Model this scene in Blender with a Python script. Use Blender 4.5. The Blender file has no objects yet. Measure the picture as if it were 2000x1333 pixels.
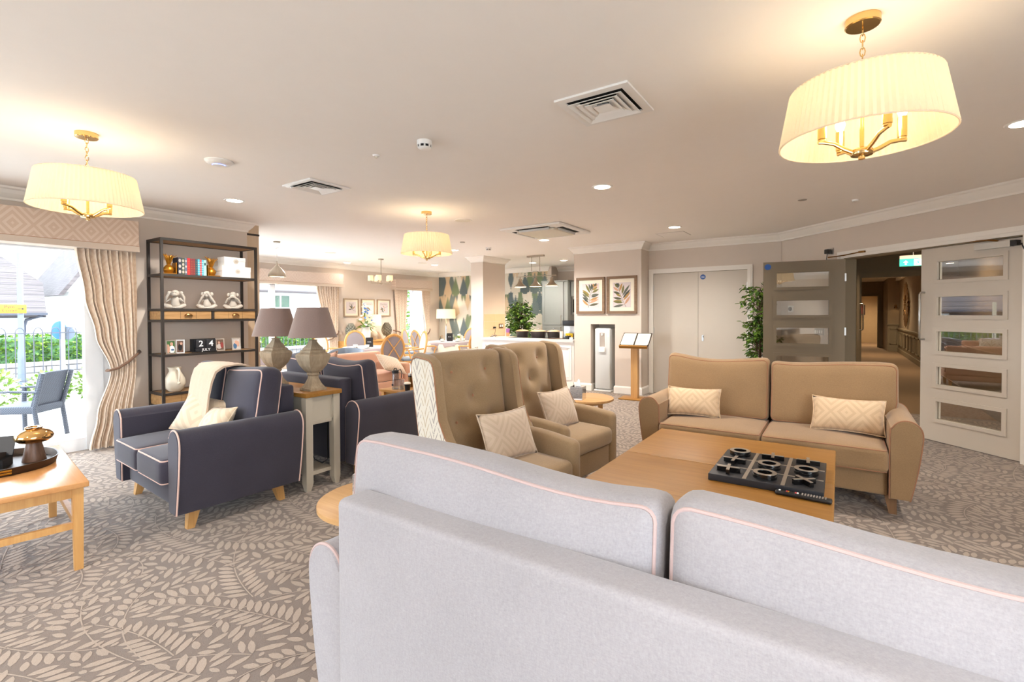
import bpy, bmesh, math, random
from mathutils import Vector, Matrix, noise
R = math.radians; PI = math.pi
random.seed(7)
S = bpy.context.scene; COL = S.collection
def lin(c):
    return tuple(((v/255)/12.92 if v/255 <= .04045 else ((v/255+.055)/1.055)**2.4) for v in c)+(1.0,)
# ---------------------------------------------------------------- camera, sky, sun, exposure
cd = bpy.data.cameras.new('camera'); cam = bpy.data.objects.new('camera', cd); COL.objects.link(cam)
cd.sensor_width = 36; cd.lens = 950/2000*36; cd.shift_y = -38.5/2000; cd.clip_start = .05; cd.clip_end = 300
cam.matrix_world = Matrix.Translation((0, 0, 1.40)) @ Matrix.Rotation(R(34), 4, 'Z') @ Matrix.Rotation(R(90-.93), 4, 'X') @ Matrix.Rotation(-.004, 4, 'Z')
S.camera = cam
W = bpy.data.worlds.new('sky'); S.world = W; W.use_nodes = True
W.node_tree.nodes['Background'].inputs[0].default_value = (.84, .92, 1.0, 1)
W.node_tree.nodes['Background'].inputs[1].default_value = 4.3
sd = bpy.data.lights.new('sun', 'SUN'); sun = bpy.data.objects.new('sun', sd); COL.objects.link(sun)
sd.energy = 2.2; sd.angle = R(1.0); sd.color = (1, .95, .87); sun.rotation_euler = Vector((-.52, -.30, -.80)).to_track_quat('-Z', 'Y').to_euler()
S.view_settings.view_transform = 'Standard'; S.view_settings.look = 'None'
S.view_settings.exposure = 1.42; S.view_settings.gamma = 1; S.view_settings.use_curve_mapping = False
def portal(loc, rot, sx, sy):
    l = bpy.data.lights.new('window_portal', 'AREA'); l.shape = 'RECTANGLE'; l.size = sx; l.size_y = sy; l.cycles.is_portal = True
    o = bpy.data.objects.new('window_portal', l); o.location = loc; o.rotation_euler = rot; COL.objects.link(o)
portal((-6.60, -.35, 1.05), (0, R(-90), 0), 2.1, 4.4)      # lounge glazing
portal((-10.2, 5.9, 1.1), (0, R(-90), 0), 2.0, 2.6)        # dining glazing
portal((-10.2, 10.2, 1.05), (0, R(-90), 0), 2.1, 1.1)
portal((-4.1, -3.3, 1.25), (R(90), 0, 0), 2.8, 2.2)        # glazing behind the photographer
portal((2.55, -.8, 1.25), (0, R(90), 0), 2.1, 4.0)  # unseen window added in the right wall
portal((-8.4, 3.2, 1.07), (R(90), 0, 0), 2.4, 2.1)  # unseen window added in the dining return wall
# ---------------------------------------------------------------- node materials
MATS = {}
class NT:
    def __init__(s, name):
        s.m = bpy.data.materials.new(name); s.m.use_nodes = True; s.t = s.m.node_tree; s.n = s.t.nodes
        s.b = s.n['Principled BSDF']; s.out = s.n['Material Output']
    def new(s, typ, **kw):
        n = s.n.new(typ)
        for k, v in kw.items(): setattr(n, k, v)
        return n
    def link(s, a, b): s.t.links.new(a, b)
    def math(s, op, a, b=None, c=None):
        n = s.n.new('ShaderNodeMath'); n.operation = op
        for i, v in enumerate((a, b, c)):
            if v is None: continue
            if isinstance(v, (int, float)): n.inputs[i].default_value = v
            else: s.link(v, n.inputs[i])
        return n.outputs[0]
    def mix(s, f, a, b):
        n = s.n.new('ShaderNodeMix'); n.data_type = 'RGBA'
        for i, v in ((0, f), (6, a), (7, b)):
            if isinstance(v, (int, float)): n.inputs[i].default_value = v
            elif isinstance(v, tuple): n.inputs[i].default_value = v
            else: s.link(v, n.inputs[i])
        return n.outputs[2]
    def ramp(s, f, stops, interp='LINEAR'):
        n = s.n.new('ShaderNodeValToRGB'); n.color_ramp.interpolation = interp
        e = n.color_ramp.elements
        while len(e) < len(stops): e.new(.5)
        for el, (p, c) in zip(e, stops): el.position = p; el.color = c
        s.link(f, n.inputs[0]); return n.outputs[0]
    def coord(s, kind='Object', scale=(1, 1, 1), rot=(0, 0, 0), loc=(0, 0, 0)):
        tc = s.n.new('ShaderNodeTexCoord'); mp = s.n.new('ShaderNodeMapping')
        mp.inputs['Scale'].default_value = scale; mp.inputs['Rotation'].default_value = rot; mp.inputs['Location'].default_value = loc
        s.link(tc.outputs[kind], mp.inputs[0]); return mp.outputs[0]
    def noise(s, vec, scale, detail=2, rough=.5):
        n = s.n.new('ShaderNodeTexNoise'); n.inputs['Scale'].default_value = scale; n.inputs['Detail'].default_value = detail
        n.inputs['Roughness'].default_value = rough
        if vec is not None: s.link(vec, n.inputs['Vector'])
        return n.outputs['Fac']
    def xyz(s, vec):
        n = s.n.new('ShaderNodeSeparateXYZ'); s.link(vec, n.inputs[0]); return n.outputs
    def bump(s, h, strength, dist=.01):
        n = s.n.new('ShaderNodeBump'); n.inputs['Strength'].default_value = strength; n.inputs['Distance'].default_value = dist
        s.link(h, n.inputs['Height']); s.link(n.outputs[0], s.b.inputs['Normal'])
    def set(s, rough=.5, metal=0, spec=None, sheen=0, alpha=None):
        s.b.inputs['Roughness'].default_value = rough; s.b.inputs['Metallic'].default_value = metal
        if spec is not None: s.b.inputs['Specular IOR Level'].default_value = spec
        if sheen: s.b.inputs['Sheen Weight'].default_value = sheen
    def col(s, c):
        if isinstance(c, tuple): s.b.inputs['Base Color'].default_value = c
        else: s.link(c, s.b.inputs['Base Color'])
def plain(name, c, rough=.5, metal=0, spec=None, var=.05, vs=9, bump=0, bs=60):
    t = NT(name); c = lin(c); v = t.coord()
    f = t.noise(v, vs, 3)
    t.col(t.mix(f, tuple(x*(1-var) for x in c[:3])+(1,), tuple(min(1, x*(1+var)) for x in c[:3])+(1,)))
    if bump: t.bump(t.noise(v, bs, 3), bump, .004)
    t.set(rough, metal, spec); MATS[name] = t.m; return t.m
def fabric(name, c, d=.16, rough=.9, sc=420, bump=.25):
    t = NT(name); c = lin(c); v = t.coord()
    v2 = t.coord(scale=(1, 1, .35)); a = t.noise(v2, sc, 2, .7); v3 = t.coord(scale=(.35, .35, 1)); b = t.noise(v3, sc, 2, .7)
    f = t.math('MULTIPLY_ADD', t.noise(v, 3.5, 2), .35, t.math('MULTIPLY', t.math('ADD', a, b), .42))
    t.col(t.ramp(f, [(.3, tuple(x*(1-d) for x in c[:3])+(1,)), (.75, tuple(min(1, x*(1+d)) for x in c[:3])+(1,))]))
    t.bump(t.math('ADD', a, b), bump, .002); t.set(rough, 0, .2, .25); MATS[name] = t.m; return t.m
def wood(name, c1, c2, axis=0, sc=1.0, rough=.42, contrast=1.0):
    t = NT(name); s3 = [14*sc]*3; s3[axis] = 1.1*sc
    v = t.coord(scale=tuple(s3)); n1 = t.noise(v, 1.6, 5, .6); s4 = [90*sc]*3; s4[axis] = 3*sc
    v4 = t.coord(scale=tuple(s4)); n2 = t.noise(v4, 1, 3, .6)
    f = t.math('MULTIPLY_ADD', n2, .35, t.math('MULTIPLY', n1, .75*contrast))
    t.col(t.ramp(f, [(.3, lin(c2)), (.72, lin(c1))])); t.bump(n2, .08, .002); t.set(rough, 0, .4); MATS[name] = t.m; return t.m
def metal(name, c, rough=.25):
    t = NT(name); v = t.coord(); f = t.noise(v, 30, 2); c = lin(c)
    t.col(t.mix(f, tuple(x*.92 for x in c[:3])+(1,), c)); t.set(rough, 1); MATS[name] = t.m; return t.m
def emit(name, c, strength, base=None):
    t = NT(name); t.col(lin(base or c)); t.b.inputs['Emission Color'].default_value = lin(c); t.b.inputs['Emission Strength'].default_value = strength
    MATS[name] = t.m; return t.m
def glass(name, tint=(255, 255, 255), refl=.06, rough=0.0, dark=0.0):
    t = NT(name); tr = t.new('ShaderNodeBsdfTransparent'); tr.inputs[0].default_value = lin(tint)
    gl = t.new('ShaderNodeBsdfGlossy'); gl.inputs['Roughness'].default_value = rough; gl.inputs[0].default_value = (1, 1, 1, 1)
    fr = t.new('ShaderNodeFresnel'); fr.inputs[0].default_value = 1.5
    mx = t.new('ShaderNodeMixShader'); ge = t.new('ShaderNodeNewGeometry'); t.link(t.math('MULTIPLY', t.math('ADD', fr.outputs[0], refl), t.math('SUBTRACT', 1, ge.outputs['Backfacing'])), mx.inputs[0])
    t.link(tr.outputs[0], mx.inputs[1]); t.link(gl.outputs[0], mx.inputs[2]); t.link(mx.outputs[0], t.out.inputs[0]); MATS[name] = t.m; return t.m
def translucent(name, c, tr=.5, rough=.8, pleat=0):
    t = NT(name); c = lin(c); d = t.new('ShaderNodeBsdfDiffuse'); l = t.new('ShaderNodeBsdfTranslucent'); d.inputs[0].default_value = c; l.inputs[0].default_value = c
    mx = t.new('ShaderNodeMixShader'); mx.inputs[0].default_value = tr; t.link(d.outputs[0], mx.inputs[1]); t.link(l.outputs[0], mx.inputs[2]); t.link(mx.outputs[0], t.out.inputs[0])
    f = t.noise(t.coord(), 40, 2); cc = t.mix(f, tuple(x*.94 for x in c[:3])+(1,), c); t.link(cc, d.inputs[0]); t.link(cc, l.inputs[0])
    MATS[name] = t.m; return t.m
def diamonds(name, c1, c2, ax=(1, 2), size=(.16, .2), rings=4, kind='Object', off=(0, 0), rough=.75):
    t = NT(name); o = t.xyz(t.coord(kind))
    def tri(x, s, f): return t.math('ABSOLUTE', t.math('SUBTRACT', t.math('FRACT', t.math('ADD', t.math('DIVIDE', x, s), f)), .5))
    d = t.math('ADD', tri(o[ax[0]], size[0], off[0]), tri(o[ax[1]], size[1], off[1]))
    w = t.math('ABSOLUTE', t.math('SUBTRACT', t.math('FRACT', t.math('MULTIPLY', d, rings)), .5))
    m = t.math('GREATER_THAN', w, .27)
    t.col(t.mix(t.math('MULTIPLY', m, .9), lin(c1), lin(c2))); t.bump(t.noise(t.coord(), 500, 2), .15, .002); t.set(rough, 0, .3, .3); MATS[name] = t.m; return t.m
def M(k): return MATS[k]
# ---------------------------------------------------------------- palette
plain('wall_paint', (214, 201, 188), .85, var=.015, spec=.2)
plain('ceiling_paint', (246, 241, 235), .9, var=.012, spec=.1)
plain('white_trim', (240, 234, 225), .45, var=.01)
plain('white_door', (206, 196, 182), .5, var=.012)
plain('white_upvc', (240, 242, 245), .3, var=.01)
plain('olive_paint', (122, 107, 84), .5, var=.02)
plain('counter_white', (232, 226, 220), .5, var=.01)
plain('counter_stone', (208, 202, 198), .3, var=.06, vs=60)
plain('cabinet_grey', (156, 160, 156), .5, var=.02)
plain('white_plastic', (236, 234, 230), .35, var=.01)
plain('cream_plastic', (226, 218, 200), .4, var=.01)
plain('black_plastic', (22, 22, 24), .35, var=.05)
plain('dark_void', (14, 13, 12), .9)
plain('black_iron', (48, 42, 38), .5, var=.12, vs=40)
plain('ceramic_white', (236, 232, 224), .25, var=.02)
plain('stone_white', (176, 167, 156), .8, var=.06, vs=30, bump=.2)
plain('cream_glaze', (232, 222, 202), .2, var=.05, vs=14)
plain('board_black', (34, 34, 38), .45, var=.06)
plain('lacquer_black', (20, 18, 18), .12, var=.02)
plain('paper', (228, 218, 198), .8, var=.02)
plain('print_paper', (206, 194, 192), .8, var=.02)
plain('ink', (36, 34, 34), .7)
plain('leather_dark', (48, 38, 32), .5, var=.1)
plain('blue_sign', (34, 84, 156), .5); plain('white_ink', (244, 244, 244), .6)
plain('gold_paint', (176, 120, 34), .35, metal=.7, var=.25, vs=40)
plain('book_mint', (150, 200, 186), .6); plain('book_navy', (34, 40, 62), .6); plain('book_olive', (62, 70, 50), .6); plain('book_red', (178, 30, 36), .6)
plain('book_maroon', (118, 40, 44), .6); plain('book_teal', (34, 70, 80), .6); plain('book_blue', (70, 160, 180), .6); plain('book_coral', (214, 70, 70), .6); plain('book_slate', (86, 92, 112), .6)
plain('grey_post', (92, 100, 112), .5); plain('yellow_sign', (214, 150, 24), .5); plain('render_white', (236, 234, 230), .9); plain('gutter', (60, 62, 72), .6)
plain('concrete', (196, 192, 186), .95, var=.06, vs=3); plain('tarmac', (150, 152, 158), .95, var=.08, vs=6); plain('garden_stone', (120, 116, 112), .9, var=.25, vs=5, bump=.5, bs=9)
plain('skin_tone', (204, 160, 138), .7); plain('photo_green', (70, 110, 60), .7, var=.3, vs=60); plain('photo_blue', (70, 110, 150), .7); plain('photo_brown', (110, 84, 70), .7, var=.3, vs=50); plain('photo_pale', (205, 196, 190), .7, var=.1, vs=40); plain('photo_red', (150, 60, 56), .7)
plain('oil_bronze', (70, 52, 38), .45, metal=.6, var=.2)
plain('finial_dark', (116, 108, 92), .85, var=.25, vs=30, bump=.4); plain('finial_grey', (136, 134, 120), .85, var=.25, vs=30, bump=.4)
plain('vase_beige', (186, 172, 152), .8, var=.1, vs=20)
plain('leaf_green', (108, 142, 46), .5, var=.45, vs=7); plain('leaf_dark', (66, 102, 34), .5, var=.45, vs=7); plain('leaf_pale', (140, 168, 128), .6, var=.2); plain('stem_brown', (90, 70, 48), .8)
plain('petal_white', (244, 240, 222), .7); plain('petal_blue', (90, 130, 200), .7)
plain('lemon_label', (248, 196, 20), .5); plain('tumbler_purple', (150, 96, 160), .4); plain('tumbler_orange', (222, 140, 96), .4)
plain('pot_brown', (66, 58, 56), .4, var=.05); plain('pot_lid', (176, 142, 104), .45)
plain('tile_beige', (222, 196, 160), .25, var=.03, vs=5); plain('grout', (196, 170, 136), .9)
plain('hedge_green', (70, 104, 66), .9, var=.5, vs=9)
plain('menu_black', (30, 28, 28), .6); plain('charcoal_mesh', (70, 74, 84), .8)
plain('photo_frame_silver', (205, 200, 194), .3, metal=.7)
plain('oven_glass', (26, 20, 18), .08)
plain('sensor_grey', (170, 160, 150), .6)
plain('brick_wall', (176, 150, 130), .9, var=.2, vs=4)
fabric('grey_linen', (157, 153, 156), .17, sc=260); fabric('tan_wool', (154, 124, 90), .2, sc=300); fabric('tan_wool_dark', (154, 128, 96), .2, sc=320)
fabric('navy_wool', (62, 59, 70), .22); fabric('blush_piping', (226, 190, 176), .05); fabric('rose_piping', (190, 166, 162), .05); fabric('copper_piping', (164, 118, 88), .05)
fabric('peach_wool', (204, 158, 132), .08); fabric('cream_throw', (214, 188, 162), .06, sc=160, bump=.5)
fabric('blue_leather', (112, 122, 134), .05, .45, sc=80, bump=.05); fabric('oval_grey', (140, 132, 136), .12); fabric('stripe_pale', (206, 204, 192), .08)
fabric('shade_taupe', (140, 120, 112), .10, sc=260); fabric('table_mauve', (170, 156, 156), .06); fabric('table_cream', (232, 222, 206), .04)
fabric('tie_brown', (120, 92, 74), .1)
wood('oak', (172, 124, 58), (146, 98, 38), 0, 1, contrast=.8); wood('oak_pale', (204, 160, 106), (182, 134, 80), 0, 1); wood('oak_y', (214, 164, 98), (184, 130, 68), 1, 1)
wood('oak_leg', (214, 166, 104), (190, 138, 80), 2, 1); wood('rustic_oak', (190, 150, 100), (138, 98, 58), 1, 1.3, .6, 1.1); wood('shelf_wood', (170, 132, 92), (128, 94, 60), 1, 1, .6)
wood('driftwood', (176, 158, 132), (132, 114, 92), 2, 1.0, .8); wood('frame_wood', (142, 114, 90), (110, 86, 66), 0, 2, .7); wood('frame_wood_z', (176, 152, 124), (150, 126, 98), 2, 2, .7)
wood('beech', (214, 164, 100), (190, 134, 72), 2, 1.2); wood('light_oak_panel', (212, 192, 166), (192, 168, 138), 2, .6, .6); wood('walnut', (110, 80, 62), (74, 50, 38), 2, 1.2)
wood('vinyl_floor', (196, 192, 190), (166, 160, 158), 1, .8, .35)
metal('brass', (226, 192, 132), .14); metal('steel', (190, 188, 184), .28); metal('chrome', (230, 230, 230), .06); metal('mirror', (214, 214, 216), .02); metal('antique_brass', (140, 104, 62), .35); metal('gold_glass', (236, 190, 124), .08); metal('nickel', (176, 164, 148), .3)
metal('pewter', (226, 222, 216), .3)
emit('bulb_glow', (255, 220, 165), 7); emit('downlight_glow', (255, 232, 204), 14); emit('exit_green', (30, 200, 150), .55); emit('exit_white', (235, 255, 248), .6); emit('led_blue', (90, 110, 255), 3)
emit('pend_glow', (255, 220, 170), 7)
glass('window_glass', (250, 253, 255), .0); glass('door_glass', (228, 224, 216), .12); glass('clear_glass', (236, 240, 244), .05)
translucent('pleated_silk', (242, 230, 202), .30); translucent('white_shade', (250, 240, 224), .5); translucent('sheer', (248, 248, 250), .6); translucent('tissue', (250, 250, 250), .4); translucent('small_shade', (252, 246, 232), .5)
diamonds('pelmet_diamond', (204, 178, 156), (216, 195, 176), (1, 2), (.28, .34), 5)
diamonds('curtain_print', (228, 210, 189), (220, 198, 176), (1, 2), (.10, .2), 3)
diamonds('pelmet_small', (218, 200, 184), (206, 183, 168), (1, 2), (.20, .42), 6)
diamonds('cushion_diamond', (224, 196, 160), (212, 182, 146), (0, 2), (.20, .22), 4)
diamonds('cushion_taupe', (206, 184, 160), (196, 173, 148), (0, 2), (.22, .26), 5)
diamonds('cushion_cream', (230, 208, 178), (218, 192, 160), (0, 2), (.5, .5), 6)
diamonds('throw_twill', (228, 202, 176), (222, 194, 168), (0, 2), (.02, .02), 1)
def carpet():
    for nm, a, b in (('carpet_ground', (98, 85, 77), (146, 130, 118)), ('carpet_leaf', (148, 131, 117), (190, 172, 156))):
        t = NT(nm); co = t.coord(); pile = t.noise(co, 230, 3, .8); t.col(t.mix(pile, lin(a), lin(b))); t.bump(pile, .5, .005); t.set(.95, 0, .15, .3); MATS[nm] = t.m
carpet()
def wallpaper():
    t = NT('fern_wallpaper'); o = t.xyz(t.coord()); cols = [(0, lin((80, 98, 104))), (.24, lin((214, 206, 190))), (.45, lin((206, 182, 150))), (.60, lin((112, 130, 98))), (.76, lin((218, 212, 198))), (.9, lin((98, 114, 114)))]
    base = lin((200, 186, 162)); out = base
    jag = t.math('MULTIPLY', t.math('FRACT', t.math('MULTIPLY', o[2], 23)), .17)
    for k, (ox, oz) in enumerate(((0, 0), (.5, .25), (0, .5), (.5, .75))):
        x = t.math('ADD', t.math('DIVIDE', o[0], .30), ox); z = t.math('ADD', t.math('DIVIDE', o[2], .58), oz)
        fx = t.math('SUBTRACT', t.math('FRACT', x), .5); fz = t.math('FRACT', z)
        wd = t.math('MULTIPLY', t.math('SUBTRACT', 1.12, fz), .70)
        wd = t.math('MULTIPLY', wd, t.math('MINIMUM', t.math('MULTIPLY', fz, 5), 1))
        edge = t.math('SUBTRACT', t.math('SUBTRACT', wd, t.math('ABSOLUTE', fx)), jag)
        mk = t.math('GREATER_THAN', edge, 0)
        cv = t.new('ShaderNodeCombineXYZ'); t.link(t.math('FLOOR', x), cv.inputs[0]); t.link(t.math('FLOOR', z), cv.inputs[1]); cv.inputs[2].default_value = k*3.7+1.3
        wn = t.new('ShaderNodeTexWhiteNoise'); wn.noise_dimensions = '3D'; t.link(cv.outputs[0], wn.inputs[0])
        c = t.ramp(wn.outputs[0], cols, 'CONSTANT')
        v2 = t.math('ABSOLUTE', t.math('SUBTRACT', t.math('FRACT', t.math('ADD', t.math('MULTIPLY', o[2], 26), t.math('MULTIPLY', t.math('ABSOLUTE', fx), 6))), .5))
        c = t.mix(t.math('MULTIPLY', t.math('GREATER_THAN', v2, .34), .22), c, lin((224, 214, 196)))
        out = t.mix(mk, out, c)
    t.col(out); t.set(.8, 0, .2); MATS['fern_wallpaper'] = t.m
wallpaper()
def leaf_fabric():
    t = NT('leaf_print'); o = t.xyz(t.coord('Object')); y = t.math('ADD', o[1], t.math('MULTIPLY', o[0], .5))
    yv = t.math('DIVIDE', y, .085); row = t.math('FLOOR', yv); q = t.math('ABSOLUTE', t.math('SUBTRACT', t.math('FRACT', yv), .5))
    ph = t.math('ADD', t.math('DIVIDE', o[2], .075), t.math('MULTIPLY', t.math('POWER', q, .7), -2.6)); ph = t.math('ADD', ph, t.math('MULTIPLY', row, .43))
    u = t.math('FRACT', ph); m = t.math('LESS_THAN', u, t.math('MULTIPLY_ADD', q, -.55, .36))
    wn = t.new('ShaderNodeTexWhiteNoise'); wn.noise_dimensions = '1D'; t.link(row, wn.inputs['W'])
    c = t.ramp(wn.outputs[0], [(0, lin((140, 128, 120))), (.33, lin((184, 162, 128))), (.66, lin((174, 178, 132))), (.85, lin((164, 150, 128)))], 'CONSTANT')
    m = t.math('MULTIPLY', m, t.math('GREATER_THAN', t.noise(t.coord(scale=(1, 1, .5)), 60, 2), .40))
    t.col(t.mix(t.math('MULTIPLY', m, .85), lin((222, 214, 198)), c)); t.set(.85, 0, .2, .2); MATS['leaf_print'] = t.m
leaf_fabric()
def roof_tiles():
    t = NT('roof_tiles'); b = t.new('ShaderNodeTexBrick'); b.inputs['Scale'].default_value = 3.2; b.inputs['Mortar Size'].default_value = .03
    b.inputs['Color1'].default_value = lin((74, 66, 66)); b.inputs['Color2'].default_value = lin((92, 84, 84)); b.inputs['Mortar'].default_value = lin((46, 42, 42))
    t.link(t.coord(rot=(R(90), 0, R(90))), b.inputs['Vector']); t.col(b.outputs[0]); t.set(.9); MATS['roof_tiles'] = t.m
roof_tiles()
# ---------------------------------------------------------------- mesh helpers
class MB:
    def __init__(s): s.v = []; s.f = []
    def add(s, vs, fs, m=None):
        k = len(s.v)
        s.v += [tuple(m @ Vector(p)) for p in vs] if m is not None else [tuple(p) for p in vs]
        s.f += [tuple(i+k for i in f) for f in fs]; return s
    def box(s, x0, x1, y0, y1, z0, z1, m=None):
        return s.add([(x0, y0, z0), (x1, y0, z0), (x1, y1, z0), (x0, y1, z0), (x0, y0, z1), (x1, y0, z1), (x1, y1, z1), (x0, y1, z1)],
                     [(0, 3, 2, 1), (4, 5, 6, 7), (0, 1, 5, 4), (1, 2, 6, 5), (2, 3, 7, 6), (3, 0, 4, 7)], m)
    def frustum(s, c0, a, c1, b, m=None):      # (x,y,z) centre and (hx,hy) below, above
        vs = [(c[0]+i*h[0], c[1]+j*h[1], c[2]) for c, h in ((c0, a), (c1, b)) for i, j in ((-1, -1), (1, -1), (1, 1), (-1, 1))]
        return s.add(vs, [(0, 3, 2, 1), (4, 5, 6, 7), (0, 1, 5, 4), (1, 2, 6, 5), (2, 3, 7, 6), (3, 0, 4, 7)], m)
    def rings(s, rs, close=True, caps=True, m=None, loop=False):
        n = len(rs[0]); vs = [p for r in rs for p in r]; fs = []
        for i in range(len(rs)-(0 if loop else 1)):
            a = i*n; b = ((i+1) % len(rs))*n
            for j in range(n if close else n-1): fs.append((a+j, a+(j+1) % n, b+(j+1) % n, b+j))
        if caps and not loop: fs.append(tuple(reversed(range(n)))); fs.append(tuple(range((len(rs)-1)*n, len(rs)*n)))
        return s.add(vs, fs, m)
    def lathe(s, prof, n=20, c=(0, 0, 0), m=None, sx=1, sy=1, ph=0, caps=True, wob=None):
        rs = []
        for r, z in prof:
            ring = []
            for k in range(n):
                a = 2*PI*k/n+ph; rr = r*(wob(k, z) if wob else 1); ring.append((c[0]+rr*sx*math.cos(a), c[1]+rr*sy*math.sin(a), c[2]+z))
            rs.append(ring)
        return s.rings(rs, True, caps, m)
    def square(s, prof, c=(0, 0, 0), m=None):   # four-sided lathe, prof half widths
        return s.lathe([(r*math.sqrt(2), z) for r, z in prof], 4, c, m, ph=PI/4)
    def tube(s, pts, r, n=8, closed=False, caps=True, flat=1.0):
        P = [Vector(p) for p in pts]; k = len(P); rs = []; up = None
        for i in range(k):
            a = P[(i-1) % k] if (closed or i > 0) else P[i]; b = P[(i+1) % k] if (closed or i < k-1) else P[i]
            t = (b-a).normalized() if (b-a).length > 1e-9 else Vector((0, 0, 1))
            if up is None: up = Vector((0, 0, 1)) if abs(t.z) < .9 else Vector((1, 0, 0))
            x = t.cross(up)
            if x.length < 1e-6: x = t.orthogonal()
            x.normalize(); y = x.cross(t).normalized(); up = y
            rr = r[i] if isinstance(r, (list, tuple)) else r
            rs.append([tuple(P[i]+x*rr*math.cos(2*PI*j/n)+y*rr*flat*math.sin(2*PI*j/n)) for j in range(n)])
        return s.rings(rs, True, caps, None, closed)
    def prism(s, poly, h0, h1, axis=2, m=None):
        def P(a, b, h): return {2: (a, b, h), 1: (a, h, b), 0: (h, a, b)}[axis]
        return s.rings([[P(a, b, h0) for a, b in poly], [P(a, b, h1) for a, b in poly]], True, True, m)
    def rbox(s, sx, sy, sz, r, c=(0, 0, 0), m=None, n=4, k=3, fn=None):
        def co(h):
            a = [-h+r*(1-math.cos(PI/2*i/k)) for i in range(k+1)]; b = [(-h+r)+(2*h-2*r)*i/n for i in range(1, n)]
            return a+b+[-x for x in reversed(a)]
        h = (sx/2, sy/2, sz/2); C = [co(q) for q in h]; idx = {}; vs = []; fs = []
        def V(p):
            key = tuple(round(q, 5) for q in p)
            if key not in idx:
                q = [max(-h[i]+r, min(h[i]-r, p[i])) for i in range(3)]; d = Vector(p)-Vector(q)
                d = d.normalized()*r if d.length > 1e-9 else d
                w = Vector(q)+d
                if fn: w = Vector(fn(w))
                idx[key] = len(vs); vs.append((w.x+c[0], w.y+c[1], w.z+c[2]))
            return idx[key]
        for ax in range(3):
            u, v = (ax+1) % 3, (ax+2) % 3
            for sg in (-1, 1):
                for i in range(len(C[u])-1):
                    for j in range(len(C[v])-1):
                        q = []
                        for a, b in ((i, j), (i+1, j), (i+1, j+1), (i, j+1)):
                            p = [0, 0, 0]; p[ax] = sg*h[ax]; p[u] = C[u][a]; p[v] = C[v][b]; q.append(V(p))
                        if sg < 0: q.reverse()
                        if len(set(q)) > 2: fs.append(tuple(dict.fromkeys(q)))
        return s.add(vs, fs, m)
    def build(s, name, mat, parent=None, smooth=True, angle=40, loc=None):
        me = bpy.data.meshes.new(name); me.from_pydata(s.v, [], s.f); me.validate()
        b = bmesh.new(); b.from_mesh(me); bmesh.ops.recalc_face_normals(b, faces=b.faces); b.to_mesh(me); b.free()
        if smooth:
            me.polygons.foreach_set('use_smooth', [True]*len(me.polygons)); me.set_sharp_from_angle(angle=R(angle))
        me.materials.append(M(mat) if isinstance(mat, str) else mat)
        o = bpy.data.objects.new(name, me); COL.objects.link(o)
        if parent is not None: o.parent = parent
        if loc is not None: o.location = loc
        return o
def seam(sx, sy, sz, r, ax, sg, fn=None, c=(0, 0, 0), m=8):
    h = [sx/2, sy/2, sz/2]; u, v = (ax+1) % 3, (ax+2) % 3; rr = r*.7071; pts = []
    for cu, cv, a0 in ((1, 1, 0), (-1, 1, 90), (-1, -1, 180), (1, -1, 270)):
        for i in range(5):
            a = R(a0+90*i/4); p = [0, 0, 0]; p[u] = cu*(h[u]-r)+rr*math.cos(a); p[v] = cv*(h[v]-r)+rr*math.sin(a); p[ax] = sg*(h[ax]-r+rr); pts.append(p)
        # straight run subdivided
        nx = {(1, 1): (-1, 1), (-1, 1): (-1, -1), (-1, -1): (1, -1), (1, -1): (1, 1)}[(cu, cv)]; a = R(a0+90)
        q = list(pts[-1]); e = [0, 0, 0]; e[u] = nx[0]*(h[u]-r)+rr*math.cos(a); e[v] = nx[1]*(h[v]-r)+rr*math.sin(a); e[ax] = q[ax]
        for i in range(1, m): pts.append([q[k]+(e[k]-q[k])*i/m for k in range(3)])
    out = [Vector(fn(Vector(p))) if fn else Vector(p) for p in pts]
    return [tuple(p+Vector(c)) for p in out]
def tag(o, label, cat, group=None, kind=None):
    o['label'] = label; o['category'] = cat
    if group: o['group'] = group
    if kind: o['kind'] = kind
    return o
def thing(name, label, cat, loc=(0, 0, 0), rz=0, group=None):
    o = bpy.data.objects.new(name, None); COL.objects.link(o); o.location = loc; o.rotation_euler = (0, 0, R(rz)); o.empty_display_size = .1
    return tag(o, label, cat, group)
def struct(name, mb, mat, parent=None, smooth=False, label=None):
    o = mb.build(name, mat, parent, smooth)
    if parent is None: o['kind'] = 'structure'
    if label: o['label'] = label
    return o
def children(o): return [c for c in bpy.data.objects if c.parent == o]
def dup(root, loc=None, rz=None, label=None, group=None, scale=None):
    kids = {}
    for c in bpy.data.objects:
        if c.parent: kids.setdefault(c.parent.name, []).append(c)
    def cp(o, par):
        c = o.copy(); COL.objects.link(c)
        if par: c.parent = par
        for k in kids.get(o.name, []): cp(k, c)
        return c
    r = cp(root, None)
    if loc is not None: r.location = loc
    if rz is not None: r.rotation_euler = (0, 0, R(rz))
    if label: r['label'] = label
    if group: r['group'] = group
    if scale: r.scale = scale
    return r
def text(s, size, mat, parent, loc, rot, name='lettering', depth=.0012, align='CENTER'):
    c = bpy.data.curves.new(name, 'FONT'); c.body = s; c.size = size; c.extrude = depth; c.align_x = align; c.offset = size*.012; c.align_y = 'CENTER'; c.resolution_u = 3
    t = bpy.data.objects.new('tmp', c); COL.objects.link(t); dg = bpy.context.evaluated_depsgraph_get(); me = bpy.data.meshes.new_from_object(t.evaluated_get(dg))
    bpy.data.objects.remove(t); me.materials.clear(); me.materials.append(M(mat)); o = bpy.data.objects.new(name, me); COL.objects.link(o)
    o.parent = parent; o.location = loc; o.rotation_euler = rot; return o
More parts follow.
